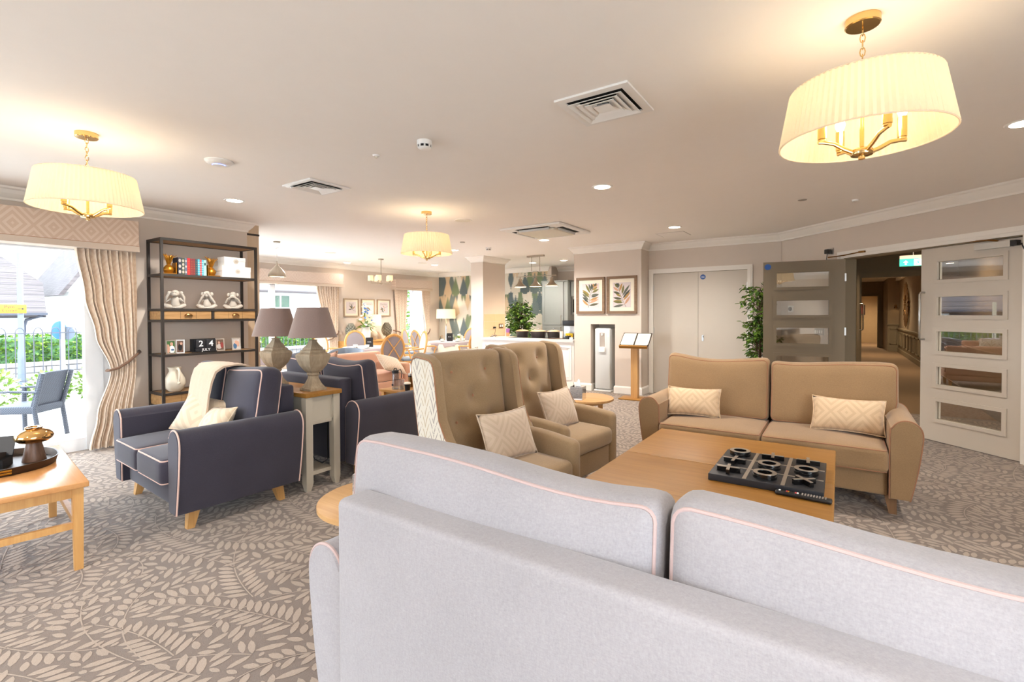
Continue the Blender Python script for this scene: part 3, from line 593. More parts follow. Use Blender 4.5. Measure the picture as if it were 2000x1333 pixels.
sofa('sofa', 'navy loveseat with cream throw and two cushions near the window', 1.32, 'navy_wool', 'blush_piping', (-4.026, 1.79, 0), -3, 'oak_leg', D=.86)
sofa('sofa', 'navy loveseat facing away behind the lamp table', 1.34, 'navy_wool', 'blush_piping', (-3.98, 3.03, 0), 180, 'oak_leg')
def small_sofa(label, loc, rz, Wd=1.5):
    o = thing('peach_sofa', label, 'sofa', loc, rz); hw = Wd/2
    MB().rbox(Wd-.1, .76, .24, .03, (0, 0, .25), n=3).build('seat_base', 'peach_wool', o)
    MB().rbox(Wd, .16, .64, .05, (0, .33, .54), n=4, fn=lambda p: Vector((p.x, p.y+.08*(p.z+.3), p.z*.86-.04))).build('backrest', 'peach_wool', o)
    for s in (-1, 1):
        MB().rbox(.13, .74, .46, .04, (s*(hw-.065), -.02, .39), n=3).build('arm', 'peach_wool', o)
        c = MB().rbox(Wd/2-.14, .58, .14, .035, (s*(Wd/4-.065), -.08, .43), n=4).build('seat_cushion', 'peach_wool', o)
        MB().tube(seam(Wd/2-.14, .58, .14, .035, 2, -1, None, (s*(Wd/4-.065), -.08, .43)), .005, 6, True).build('piping', 'leather_dark', c)
        for y in (-.3, .3): MB().frustum((s*(hw-.1), y, 0), (.018, .018), (s*(hw-.1), y, .14), (.026, .026)).build('leg', 'oak_leg', o, False)
    return o
small_sofa('peach upholstered sofa beyond the navy loveseats', (-6.1, 4.85, 0), 90, 1.42)
small_sofa('blush sofa back partly hidden behind the wing chairs', (-4.55, 5.55, 0), -90, 1.2)
# ---------------------------------------------------------------- wing chairs
def wing_chair(label, loc, rz):
    o = thing('wing_chair', label, 'armchair', loc, rz, 'wing chairs'); F, PM = 'tan_wool_dark', 'leaf_print'
    MB().rbox(.60, .68, .20, .025, (0, -.04, .25), n=2).build('seat_base', F, o)
    def fs(p): return Vector((p.x, p.y, p.z+.02*(1-(p.x/.29)**2)*(1-(p.y/.32)**2)*(1 if p.z > 0 else 0)))
    MB().rbox(.56, .66, .14, .045, (0, -.10, .41), n=6, fn=fs).build('seat_cushion', F, o)
    bt = [(-.15, 1.0), (.15, 1.0), (0, .84), (-.15, .68), (.15, .68)]
    a = R(-8); ca, sa = math.cos(a), math.sin(a); bc = (0, .27, .78)
    def fb(p):
        z0 = p.z+bc[2]; d = 0
        if p.y < 0:
            for bx, bz in bt: d += .04*math.exp(-((p.x-bx)**2+(z0-bz)**2)/.0030)
            d -= .035*(1-(p.x/.31)**2)*(1-(p.z/.36)**2)
        q = Vector((p.x, p.y+d, p.z+.012*math.cos(p.x*4.5) if p.z > .2 else p.z)); return Vector((q.x, q.y*ca-q.z*sa, q.y*sa+q.z*ca))
    bk = MB().rbox(.62, .13, .72, .05, bc, n=26, k=3, fn=fb).build('backrest', F, o)
    for bx, bz in bt:
        p = fb(Vector((bx, -.065, bz-bc[2]))); MB().lathe([(0, -.008), (.011, -.004), (.012, 0), (.008, .006), (0, .008)], 10, m=Matrix.Translation(p+Vector(bc)) @ Matrix.Rotation(R(90), 4, 'X')).build('button', 'copper_piping', bk)
    MB().rbox(.56, .012, .62, .005, (0, .372, .74), n=2, fn=lambda p: Vector((p.x, p.y+.14*p.z, p.z))).build('back_panel', PM, o)
    side = [(.30, .52), (.405, 1.10), (.385, 1.135), (.34, 1.15), (.205, 1.137), (.165, 1.115), (.145, 1.07), (.12, .90), (.09, .74), (.03, .64), (-.02, .58)]
    for s in (-1, 1):
        x0, x1 = s*.312, s*.374; rs = []
        def ring(x, k):
            cy, cz = .2, .85; return [(x, cy+(y-cy)*k, cz+(z-cz)*k) for y, z in side]
        w_ = MB().rings([ring(x0, .95), ring(x0+s*.015, 1), ring(x1-s*.015, 1), ring(x1, .95)]).build('wing', F, o, angle=50)
        MB().rings([ring(x1-s*.002, .90), ring(x1+s*.006, .89)]).build('outer_panel', PM, w_)
        MB().tube(ring(x1+s*.002, .92), .005, 6, True).build('piping', 'copper_piping', w_)
        a_ = MB().rbox(.105, .56, .46, .045, (s*.335, -.13, .385), n=5, fn=lambda p: Vector((p.x, p.y, p.z-.03*max(0, -p.y/.28) if p.z > 0 else p.z))).build('arm', F, o)
        MB().box(s*.386, s*.394, -.36, .10, .18, .54).build('outer_panel', PM, a_, False)
        MB().tube([(s*.392, -.36, .18), (s*.392, -.36, .535), (s*.392, .10, .55)], .005, 6).build('piping', 'copper_piping', a_)
        for y in (-.34, .26): MB().frustum((s*.30, y, 0), (.018, .018), (s*.29, y, .16), (.028, .028)).build('leg', 'dark_leg', o, False)
    return o
wing_chair('tan buttoned wing chair with leaf print sides closest to the grey sofa', (-1.84, 2.53, 0), 80)
wing_chair('tan buttoned wing chair with leaf print sides farther from the grey sofa', (-1.97, 3.48, 0), 83)
# ---------------------------------------------------------------- cushions
def pillow(name, label, w, h, t, mat, loc, rx, rz, pip=None, group='scatter cushions', ry=0, fn2=None):
    o = thing(name, label, 'cushion', loc, rz, group); n = 14; mt = MB()
    q = Matrix.Rotation(R(rx), 4, 'X') @ Matrix.Rotation(R(ry), 4, 'Y')
    def P(u, v, s):
        k = (1-abs(u)**2.6)*(1-abs(v)**2.6); z = t/2*max(0, k)**.55
        x = w/2*u*(1-.06*(1-v*v)*u*u); y = h/2*v*(1-.11*(1-u*u)*v*v)
        return (x, -s*z, y)
    for s in (-1, 1):
        vs = [P(-1+2*i/n, -1+2*j/n, s) for i in range(n+1) for j in range(n+1)]
        fs = [(i*(n+1)+j, (i+1)*(n+1)+j, (i+1)*(n+1)+j+1, i*(n+1)+j+1) for i in range(n) for j in range(n)]
        mt.add(vs, fs)
    b = MB(); b.v = mt.v; b.f = mt.f; c = b.build('cover', mat, o); c.rotation_euler = q.to_euler()
    me = c.data; bm = bmesh.new(); bm.from_mesh(me); bmesh.ops.remove_doubles(bm, verts=bm.verts, dist=1e-4); bmesh.ops.recalc_face_normals(bm, faces=bm.faces); bm.to_mesh(me); bm.free()
    pts = [P(-1+2*i/n, -1, 0) for i in range(n)]+[P(1, -1+2*i/n, 0) for i in range(n)]+[P(1-2*i/n, 1, 0) for i in range(n)]+[P(-1, 1-2*i/n, 0) for i in range(n)]
    MB().tube([(p[0], 0, p[2]) for p in pts], .005, 6, True).build('piping', pip or mat, c)
    return o
pillow('bolster_cushion', 'cream diamond print bolster cushion at the left arm of the tan sofa', .45, .26, .17, 'cushion_diamond', (-1.08, 4.49, .605), -24, 6, 'cushion_diamond')
pillow('bolster_cushion', 'cream diamond print bolster cushion at the right arm of the tan sofa', .47, .27, .17, 'cushion_diamond', (.05, 4.51, .61), -24, -4, 'cushion_diamond')
pillow('cushion', 'taupe satin cushion on the nearer wing chair', .42, .32, .13, 'cushion_taupe', (-1.74, 2.53, .63), -22, 78)
pillow('cushion', 'taupe satin cushion on the farther wing chair', .42, .32, .13, 'cushion_taupe', (-1.88, 3.46, .63), -22, 84)
pillow('cushion', 'gold striped cushion on the navy loveseat under the throw', .42, .30, .13, 'cushion_cream', (-4.05, 1.75, .63), -30, 25, ry=10)
pillow('cushion', 'pale cream cushion on the navy loveseat by the near arm', .40, .28, .13, 'cushion_cream', (-3.78, 1.72, .60), -34, -8, ry=-6)
pillow('cushion', 'gold patterned cushion leaning on the peach sofa', .42, .42, .14, 'cushion_taupe', (-5.80, 5.22, .62), -55, 105, ry=28)
pillow('cushion', 'peach cushion showing over the back of the far navy loveseat', .44, .44, .15, 'peach_wool', (-4.25, 2.93, .80), 14, 176, ry=8)
pillow('cushion', 'leaf print cushion on the blush sofa', .40, .40, .13, 'leaf_print', (-4.35, 5.45, .72), 16, -86)
# throw over the navy loveseat
o = thing('throw_blanket', 'cream wool throw with fringe over the navy loveseat back', 'blanket', (-4.13, 1.93, 0), -3)
path = [(-.19, .60), (-.175, .68), (-.165, .78), (-.145, .88), (-.12, .955), (-.07, .992), (-.0, 1.0), (.06, .992), (.13, .965), (.20, .93), (.315, .895), (.335, .80), (.34, .70)]
m = MB(); nx = 12; rs = []
for k, (y, z) in enumerate(path):
    row = []
    for i in range(nx+1):
        u = i/nx-.5; dx = -.10+.16*(1-k/12); wv = .012*math.sin(u*22+k*.3)*(1 if k != 6 else .5)
        row.append((u*.40*(1-.15*(k < 5)*(5-k)/5)+dx*1.0+.10*(k/12), y-abs(wv) if k < 6 else y+abs(wv)*.5, z+abs(wv)*.8+(-.02*abs(u)*(k < 3))))
    rs.append(row)
rs2 = [[(p[0], p[1]-(.012 if k < 6 else -.008), p[2]+.012) for p in r] for k, r in enumerate(rs)]
n1 = nx+1
for grid in (rs, rs2):
    m.add([p for r in grid for p in r], [(a*n1+b, a*n1+b+1, (a+1)*n1+b+1, (a+1)*n1+b) for a in range(len(grid)-1) for b in range(nx)])
k0 = len(path)*n1
for a in range(len(path)-1): m.f += [(a*n1, (a+1)*n1, k0+(a+1)*n1, k0+a*n1), (a*n1+nx, (a+1)*n1+nx, k0+(a+1)*n1+nx, k0+a*n1+nx)]
for b in range(nx): m.f += [(b, b+1, k0+b+1, k0+b), ((len(path)-1)*n1+b, (len(path)-1)*n1+b+1, k0+(len(path)-1)*n1+b+1, k0+(len(path)-1)*n1+b)]
m.build('cloth', 'cream_throw', o, angle=60)
fr = MB()
for i in range(40):
    u = i/39-.5; x = u*.34+.06; fr.tube([(x, -.195, .60), (x+random.uniform(-.01, .01), -.205, .57), (x+random.uniform(-.015, .015), -.20, .545)], .0022, 4)
fo = fr.build('fringe', 'cream_throw', o); fo['kind'] = 'stuff'
fr = MB()
for i in range(34):
    k = i/33; y = -.17+.09*k; z = .72+.26*k; fr.tube([(-.15, y, z), (-.175, y-.02, z-.008+random.uniform(-.01, .01)), (-.195, y-.02, z-.028)], .002, 4)
fo = fr.build('side_fringe', 'cream_throw', o); fo['kind'] = 'stuff'
# ================================================================ tables
def oak_table(label, loc):
    o = thing('coffee_table', label, 'table', loc, 0, 'oak coffee tables'); MB().rbox(1.145, .757, .03, .006, (0, 0, .476), n=1).build('tabletop', 'oak', o)
    MB().box(-.53, .53, -.335, -.31, .38, .461).box(-.53, .53, .31, .335, .38, .461).box(-.53, -.505, -.31, .31, .38, .461).box(.505, .53, -.31, .31, .38, .461).build('apron', 'oak', o, False)
    for x in (-1, 1):
        for y in (-1, 1): MB().box(x*.52-.032, x*.52+.032, y*.325-.032, y*.325+.032, 0, .46).build('leg', 'oak_leg', o, False)
    MB().box(-.5, .5, -.30, .30, .12, .14).build('shelf', 'oak', o, False)
oak_table('oak coffee table pushed up to the tan sofa', (-.59, 3.445, 0)); oak_table('oak coffee table nearer the pale grey sofa', (-.59, 2.685, 0))
# tic tac toe board and its nine pieces
BX, BY, BZ = -.325, 3.055, .4915
o = thing('game_board', 'black noughts and crosses board with silver grid lines on the oak tables', 'game board', (BX, BY, BZ), 0)
MB().rbox(.53, .56, .036, .003, (0, 0, .018), n=1).build('board', 'board_black', o)
for k in (-1, 1): MB().box(k*.089-.009, k*.089+.009, -.275, .275, .036, .0385).build('grid_strip', 'pewter', o, False); MB().box(-.26, .26, k*.093-.007, k*.093+.007, .0358, .0382).build('grid_strip', 'pewter', o, False)
wordsr = ['far row', 'middle row', 'near row']; wordsc = ['left', 'centre', 'right']
lay = ['OXX', 'XOO', 'XOX']
for r in range(3):
    for c in range(3):
        px, py = BX+(c-1)*.178, BY+(1-r)*.187
        if r == 0: py -= .0
        if lay[r][c] == 'O':
            o = thing('nought_piece', 'silver topped black ring piece in the %s %s square of the board' % (wordsr[r], wordsc[c]), 'game piece', (px, py, BZ+.0365), 0, 'game pieces')
            MB().lathe([(.035, 0), (.058, 0), (.058, .026), (.035, .026), (.035, 0)], 28, caps=False).build('ring', 'lacquer_black', o); MB().lathe([(.036, .026), (.057, .026), (.057, .028), (.036, .028), (.036, .026)], 28, caps=False).build('silver_face', 'pewter', o)
        else:
            o = thing('cross_piece', 'silver topped black cross piece in the %s %s square of the board' % (wordsr[r], wordsc[c]), 'game piece', (px, py, BZ+.0365), {(0, 1): 4, (0, 2): 3, (1, 0): -3, (2, 0): 5, (2, 2): 38}[(r, c)], 'game pieces')
            MB().box(-.058, .058, -.0085, .0085, 0, .024).box(-.0085, .0085, -.058, .058, 0, .0235).build('cross', 'lacquer_black', o, False); MB().box(-.057, .057, -.008, .008, .024, .026).box(-.008, .008, -.057, .057, .024, .0262).build('silver_face', 'pewter', o, False)
o = thing('remote_control', 'black television remote control beside the game board', 'remote', (-.145, 2.745, .4915), -3)
MB().rbox(.24, .045, .02, .009, (0, 0, .011), n=2).build('case', 'black_plastic', o)
for i, (x, cl) in enumerate([(-.10, 'white_ink'), (-.062, 'yellow_sign'), (-.068, 'book_red'), (-.03, 'book_coral'), (-.022, 'white_ink')]): MB().box(x-.004, x+.004, -.01, .008, .0205, .0222).build('button', cl, o, False)
for i in range(9):
    for j in (-1, 0, 1): MB().box(-.005+i*.012, .001+i*.012, j*.012-.003, j*.012+.003, .0205, .0222).build('button', 'sensor_grey', o, False)
# round tables
def round_table(label, loc):
    o = thing('round_side_table', label, 'table', loc, 0, 'round oak side tables')
    MB().lathe([(0, .47), (.285, .47), (.30, .478), (.30, .497), (.295, .50), (0, .50)], 40).build('tabletop', 'oak_pale', o)
    MB().lathe([(0, .44), (.20, .44), (.24, .47), (0, .47)], 32).build('collar', 'oak_pale', o)
    MB().lathe([(.13, .20), (.215, .20), (.22, .205), (.22, .245), (.215, .25), (.13, .25), (.13, .20)], 36, caps=False).build('hoop_shelf', 'oak_pale', o)
    for k in range(4):
        a = PI/4+k*PI/2; q = Matrix.Rotation(a, 4, 'Z'); m_ = MB().box(.15, .19, -.02, .02, 0, .45); m_.v = [tuple(q @ Vector(p)) for p in m_.v]; m_.build('leg', 'oak_leg', o, False)
round_table('round oak side table at the left end of the grey sofa', (-1.86, 1.61, 0)); round_table('round oak side table between wing chair and tan sofa', (-2.26, 4.75, 0))
def tissue_box(label, loc, rz):
    o = thing('tissue_box', label, 'tissue box', loc, rz, 'mirrored tissue boxes'); MB().box(-.065, .065, -.065, .065, 0, .135).build('mirrored_body', 'mirror', o, False); MB().lathe([(.035, .1352), (.03, .136), (0, .136)], 16).build('opening', 'dark_void', o)
    m_ = MB(); rs = []
    for k in range(6):
        rs.append([((.032-.0045*k)*math.cos(2*PI*j/10)*(1+.3*math.sin(3*j)), (.02-.003*k)*math.sin(2*PI*j/10)+.004*k, .134+.014*k+.006*math.sin(j*2)) for j in range(10)])
    m_.rings(rs).build('tissue_sheet', 'tissue', o)
tissue_box('mirrored tissue box on the round table beside the tan sofa', (-2.27, 4.60, .50), 8); tissue_box('mirrored tissue box on the round table behind the grey sofa', (-1.87, 1.56, .50), 10)
# lamp table between the navy loveseats
o = thing('lamp_table', 'pale grey painted side table with oak top between the navy loveseats', 'table', (-3.95, 2.39, 0))
MB().rbox(1.04, .33, .035, .005, (0, 0, .7625), n=1).build('tabletop', 'oak', o)
MB().box(-.48, .48, -.13, .13, .52, .745).build('drawer_box', 'cabinet_cream' if 'cabinet_cream' in MATS else plain('cabinet_cream', (196, 186, 168), .5, var=.01).name, o, False)
f = MB()
for a, b, c, d in ((-.11, .11, .53, .55), (-.11, .11, .715, .735), (-.11, -.09, .53, .735), (.09, .11, .53, .735)): f.box(.48, .486, a, b, c, d)
f.build('end_panel', 'cabinet_cream', o, False)
for x in (-1, 1):
    for y in (-1, 1): MB().box(x*.47-.03, x*.47+.03, y*.125-.03, y*.125+.03, .06, .745).frustum((x*.475, y*.13, 0), (.018, .018), (x*.47, y*.125, .06), (.03, .03)).build('leg', 'cabinet_cream', o, False)
MB().box(-.46, .46, -.11, .11, .11, .14).build('lower_shelf', 'cabinet_cream', o, False)
o = thing('power_cable', 'black cable drooping behind the lamp table', 'cable', (-3.7, 2.43, 0)); MB().tube([(0, .02, .76), (.02, .145, .74), (.03, .15, .5), (.1, .10, .30), (.16, .06, .19), (.1, .05, .15), (-.05, .08, .148), (-.2, .13, .2)], .004, 6).build('flex', 'black_plastic', o)
def table_lamp(label, loc):
    o = thing('table_lamp', label, 'lamp', loc, 0, 'taupe table lamps')
    pr = [(.074, 0), (.074, .018), (.066, .022), (.046, .055), (.031, .095), (.028, .115), (.036, .128), (.032, .140), (.050, .16), (.074, .20), (.090, .245), (.0955, .272), (.0975, .284), (.093, .290), (.090, .297), (.068, .309), (.071, .314), (.070, .324), (.054, .334), (.057, .338), (.055, .345), (.034, .372), (.025, .392), (.021, .402), (.027, .409), (.020, .413), (0, .413)]
    MB().square(pr).build('carved_base', 'driftwood', o, False); MB().lathe([(.008, .412), (.008, .50)], 10).build('neck', 'antique_brass', o)
    MB().lathe([(.188, .432), (.118, .674), (.115, .674), (.185, .432), (.188, .432)], 40, caps=False).build('shade', 'shade_taupe', o)
    MB().tube([(.117*math.cos(a*PI/8), .117*math.sin(a*PI/8), .668) for a in range(16)], .002, 5, True).tube([(-.117, 0, .665), (.117, 0, .665)], .002, 5).tube([(0, 0, .5), (0, 0, .66)], .003, 5).build('shade_ring', 'antique_brass', o)
    MB().lathe([(0, .49), (.03, .52), (.03, .55), (0, .58)], 12).build('bulb', 'ceramic_white', o)
    return o
table_lamp('taupe shade lamp on carved grey base, nearer on the lamp table', (-3.575, 2.385, .78)); table_lamp('taupe shade lamp on carved grey base, beside the bookcase end', (-4.12, 2.385, .78))
# beech coffee table by the window
o = thing('beech_table', 'beech coffee table with stretchers at the left edge near the window', 'table', (-4.055, .52, 0), -7)
MB().rbox(1.15, .92, .03, .005, (0, 0, .47), n=1).build('tabletop', 'beech_x' if 'beech_x' in MATS else wood('beech_x', (216, 160, 104), (200, 140, 84), 0, .8, .22).name, o)
for x in (-1, 1):
    MB().box(x*.53-.01, x*.53+.01, -.40, .40, .40, .455).build('apron', 'beech', o, False); MB().box(x*.53-.012, x*.53+.012, -.40, .40, .23, .265).build('stretcher', 'beech', o, False)
    for y in (-1, 1): MB().frustum((x*.53, y*.415, 0), (.019, .019), (x*.53, y*.415, .455), (.024, .024)).build('leg', 'beech', o, False)
for y in (-1, 1): MB().box(-.51, .51, y*.415-.01, y*.415+.01, .40, .455).build('apron', 'beech', o, False); MB().box(-.51, .51, y*.415-.012, y*.415+.012, .23, .265).build('stretcher', 'beech', o, False)
TZ = .4855
o = thing('serving_tray', 'dark bronze oval serving tray on the beech table', 'tray', (-4.205, .60, TZ), -6)
n = 40; ov = lambda a, k: (k*.30*math.copysign(abs(math.cos(a))**.8, math.cos(a)), k*.35*math.copysign(abs(math.sin(a))**.8, math.sin(a)))
MB().rings([[(*ov(2*PI*j/n, k), z) for j in range(n)] for k, z in ((.96, 0), (.97, .006), (.0001, .006))], caps=True).build('tray_floor', 'oil_bronze', o)
MB().rings([[(*ov(2*PI*j/n, k), z) for j in range(n)] for k, z in ((.96, .001), (1.0, .045), (.98, .045), (.945, .006))], True, False, None, True).build('rim', 'oil_bronze', o)
MB().tube([(.294, -.02+.14*t/6, .032) for t in range(7)], .006, 6).tube([(.290, -.02+.14*t/6, .016) for t in range(7)], .006, 6).build('handle_slot', 'gold_paint', o)
o = thing('vase', 'gold glass squat vase on a dark wooden cone foot standing in the tray', 'vase', (-4.186, .84, TZ+.0065))
MB().lathe([(0, 0), (.058, 0), (.056, .008), (.036, .115), (0, .115)], 28).build('wooden_foot', 'walnut', o)
MB().lathe([(0, .108), (.04, .110), (.070, .119), (.088, .134), (.094, .150), (.088, .167), (.070, .183), (.046, .193), (.040, .196), (.043, .210), (.037, .210), (.034, .195), (0, .17)], 36).build('gold_bowl', 'gold_glass', o)
o = thing('tea_caddy', 'black lidded box of tea sachets open in the tray', 'box', (-4.20, .62, TZ+.0065), -28)
MB().box(-.07, .07, -.11, .11, 0, .05).build('base_box', 'black_plastic', o, False); m_ = MB()
for k in range(7): MB().box(-.045, .05, -.09+k*.026, -.072+k*.026, .02, .085, Matrix.Rotation(R(-12), 4, 'Y')).build('sachet', 'leather_dark', o, False)
MB().box(-.005, .005, -.11, .11, 0, .12, Matrix.Translation((-.07, 0, .05)) @ Matrix.Rotation(R(-25), 4, 'Y')).build('lid', 'board_black', o, False)
# ================================================================ bookcase and what stands on it
o = thing('bookcase', 'tall black iron and rustic wood bookcase against the window wall', 'bookcase', (-6.265, 2.765, 0))
hx, hy = .185, .525; b = .013
for x in (-1, 1):
    for y in (-1, 1): MB().box(x*(hx-b)-b, x*(hx-b)+b, y*(hy-b)-b, y*(hy-b)+b, 0, 2.24).build('post', 'black_iron', o, False)
def rail(z, parent):
    m_ = MB()
    for x in (-1, 1): m_.box(x*(hx-b)-b, x*(hx-b)+b, -hy+2*b, hy-2*b, z-.026, z)
    for y in (-1, 1): m_.box(-hx+2*b, hx-2*b, y*(hy-b)-b, y*(hy-b)+b, z-.026, z)
    return m_.build('rail', 'black_iron', parent, False)
for z in (2.24, 1.85, 1.468, 1.345, .964, .541, .40, .12):
    rail(z, o)
    if z not in (1.345, .40): MB().box(-hx+.02, hx-.02, -hy+.02, hy-.02, z-.022, z-.003).build('shelf_board', 'shelf_wood', o, False)
for z0, z1 in ((1.347, 1.440), (.402, .513)):
    MB().box(-hx+.012, hx-.03, -hy+.012, hy-.012, z0-.0, z1).build('drawer_case', 'rustic_oak', o, False); MB().box(hx-.03, hx-.006, -.012, .012, z0, z1+.003).build('divider', 'black_iron', o, False)
    for s in (-1, 1):
        d = MB().box(hx-.03, hx-.010, min(s*.018, s*.495), max(s*.018, s*.495), z0+.004, z1-.002).build('drawer', 'rustic_oak', o, False)
        for g in (-.08, .08): MB().box(hx-.0105, hx-.009, s*.257+g-.001, s*.257+g+.001, z0+.004, z1-.002).build('joint', 'leather_dark', d, False)
        m_ = MB(); zc = (z0+z1)/2-.008; rs = []
        for k in range(7):
            a = PI*k/6; rs.append([(hx-.010, s*.257+.042*math.cos(a), zc+.002+.028*math.sin(a)), (hx+.008, s*.257+.038*math.cos(a), zc+.002+.024*math.sin(a)), (hx+.016, s*.257+.026*math.cos(a), zc+.014*math.sin(a)), (hx+.014, s*.257+.022*math.cos(a), zc+.010*math.sin(a)), (hx-.009, s*.257+.034*math.cos(a), zc+.016*math.sin(a))])
        m_.rings(rs).build('cup_pull', 'antique_brass', d)
SX = -6.20
def pineapple(label, y, flip):
    o = thing('pineapple_bookend', label, 'bookend', (SX, y, 1.852), 0, 'gold pineapple bookends')
    m_ = MB().lathe([(0, 0), (.03, .002)]+[(.052*math.sin(PI*(.18+.74*i/14)), .006+.105*i/14) for i in range(15)]+[(0, .115)], 30, wob=lambda k, z: 1+.055*math.sin(k*2*PI/30*8+z*300)*math.sin(k*2*PI/30*8-z*300)); m_.build('fruit', 'gold_paint', o)
    m_ = MB()
    for k in range(16):
        a = k*2.4; r0 = .012; r1 = .03+.035*(k % 3)/2; h = .115+.085+.045*((k*7) % 5)/5
        p0 = Vector((r0*math.cos(a), r0*math.sin(a), .11)); p1 = Vector((r1*.6*math.cos(a), r1*.6*math.sin(a), h-.03)); p2 = Vector((r1*1.2*math.cos(a), r1*1.2*math.sin(a), h))
        m_.tube([p0, p1, p2], [.006, .0075, .001], 5, flat=.5)
    m_.build('crown_leaves', 'gold_paint', o); MB().box(-.055, .055, -.075 if not flip else -.05, .05 if not flip else .08, -.0, .012).build('base_plate', 'gold_paint', o, False); MB().box(-.055, .055, .052 if not flip else -.056, .060 if not flip else -.048, 0, .13).build('upright', 'gold_paint', o, False)
pineapple('gold pineapple bookend left of the books', 2.36, False); pineapple('gold pineapple bookend beside the white boxes', 2.80, True)
bk = [('navy book with pale oval ornaments, leftmost of the row', 'book_navy', .036, .195), ('olive green book with pale ornaments', 'book_olive', .030, .195), ('slate book beside the bright red one', 'book_slate', .024, .195), ('bright red book on the bookcase', 'book_red', .030, .198), ('thick maroon book beside the bright red one', 'book_maroon', .030, .192), ('thinner maroon book beside the dark teal one', 'book_maroon', .022, .192), ('dark teal patterned book', 'book_teal', .024, .190), ('light blue book beside the dark teal one', 'book_blue', .023, .192), ('coral red book between two light blue books', 'book_coral', .018, .190), ('light blue book beside the mint one', 'book_blue', .019, .190), ('mint green book with dark oval, rightmost of the row', 'book_mint', .030, .188)]
y = 2.43
for i, (lb, mt, w_, h_) in enumerate(bk):
    o = thing('book', lb, 'book', (SX-.01, y+w_/2, 1.848), 0, 'books on the bookcase'); y += w_+.0008
    MB().box(-.065, .07, -w_/2, w_/2, 0, h_).build('cover', mt, o, False); MB().box(-.067, .06, -w_/2+.003, w_/2-.003, .004, h_+.0006).build('pages', 'paper', o, False)
    if i in (0, 1, 2):
        for k in range(3 if i != 1 else 4): MB().lathe([(w_*.36, 0), (w_*.36, .0012)], 12, m=Matrix.Translation((.07, 0, .035+k*(.125/(2 if i != 1 else 3)))) @ Matrix.Rotation(R(90), 4, 'Y'), sx=1.5).build('ornament', 'stone_white', o)
    elif i == 10: MB().lathe([(.010, 0), (.010, .0012)], 14, m=Matrix.Translation((.07, 0, .14)) @ Matrix.Rotation(R(90), 4, 'Y'), sx=1.8).build('ornament', 'book_teal', o)
    else:
        for k in range(6): MB().box(.07, .071, -w_*.3, w_*.3, .025+k*.026, .028+k*.026).build('title_band', 'gold_paint' if i < 7 else 'white_ink', o, False)
for lb, y0, y1, z0, z1, x0 in (('larger white storage box with round emblem', 2.885, 3.225, 1.848, 1.985, -.10), ('smaller white storage box stacked on the larger one', 2.91, 3.16, 1.985, 2.095, -.08)):
    o = thing('storage_box', lb, 'box', (SX, (y0+y1)/2, z0), 0, 'white storage boxes'); h = (y1-y0)/2; zz = z1-z0
    MB().box(x0+.003, .087, -h+.003, h-.003, 0, zz*.58).build('body', 'white_plastic', o, False); MB().box(x0, .09, -h, h, zz*.58, zz).build('lid', 'white_plastic', o, False)
    q = Matrix.Translation((.0905, .01, zz*.55)) @ Matrix.Rotation(R(90), 4, 'Y'); em = MB()
    for r in (.026, .015): em.add(*(lambda t: (t.v, t.f))(MB().tube([(r*math.cos(a*PI/10), r*math.sin(a*PI/10), 0) for a in range(20)], .0018, 5, True)), q)
    for k in range(4):
        a = k*PI/4; em.add(*(lambda t: (t.v, t.f))(MB().tube([(.026*math.cos(a), .026*math.sin(a), 0), (-.026*math.cos(a), -.026*math.sin(a), 0)], .0016, 4)), q)
    em.build('emblem', 'vase_beige', o)
def skin_tube(m_, pts, rr): m_.tube(pts, rr, 10)
def ball(m_, c, r, s=(1, 1, 1)):
    pr = [(math.sin(PI*i/8)*r, -math.cos(PI*i/8)*r) for i in range(9)]; pr[0] = (1e-4, -r); pr[-1] = (1e-4, r)
    m_.lathe([(a, z*s[2]) for a, z in pr], 12, c, sx=s[0], sy=s[1])
def monkey(label, y, pose, rz):
    o = thing('monkey_figurine', label, 'figurine', (SX+.02, y, 1.466), rz, 'white monkey figurines'); m_ = MB()   # faces +x
    m_.lathe([(.03, 0), (.046, .012), (.045, .05), (.040, .09), (.036, .115), (.022, .135), (1e-4, .14)], 16, (-.005, 0, 0), sx=.85)
    ball(m_, (.008, 0, .172), .040, (.95, 1, 1)); ball(m_, (.036, 0, .158), .023, (1, 1.15, .9)); ball(m_, (.028, 0, .182), .022, (.8, 1.2, .7))
    for s in (-1, 1):
        ball(m_, (0, s*.047, .175), .019, (.5, 1, 1.2))
        skin_tube(m_, [(0, s*.03, .022), (.045, s*.085, .036), (.075, s*.055, .016), (.082, s*.0, .012)], [.02, .024, .018, .012]); ball(m_, (.083, s*.004, .012), .016, (1.3, 1, .7))
        if pose == 0: pts = [(0, s*.036, .115), (.0, s*.085, .075), (.005, s*.082, .13), (.004, s*.056, .175)]; h = (.004, s*.056, .178)
        elif pose == 1: pts = [(0, s*.036, .115), (.03, s*.078, .075), (.045, s*.05, .125), (.05, s*.018, .18)]; h = (.05, s*.018, .18)
        else: pts = [(0, s*.036, .115), (.03, s*.075, .08), (.05, s*.05, .125), (.062, s*.008, .15)]; h = (.06, s*.012, .152)
        skin_tube(m_, pts, [.017, .015, .014, .012]); ball(m_, h, .019, (.7, 1, 1.1))
    m_.build('figure', 'stone_white', o, angle=60)
    if pose == 0:
        for s in (-1, 1): MB().lathe([(1e-4, -.004), (.004, 0), (1e-4, .004)], 8, (.047, s*.013, .186)).build('eye', 'sensor_grey', o)
monkey('white monkey figurine covering its ears', 2.415, 0, -30); monkey('white monkey figurine covering its eyes', 2.745, 1, -30); monkey('white monkey figurine covering its mouth', 3.04, 2, -30)
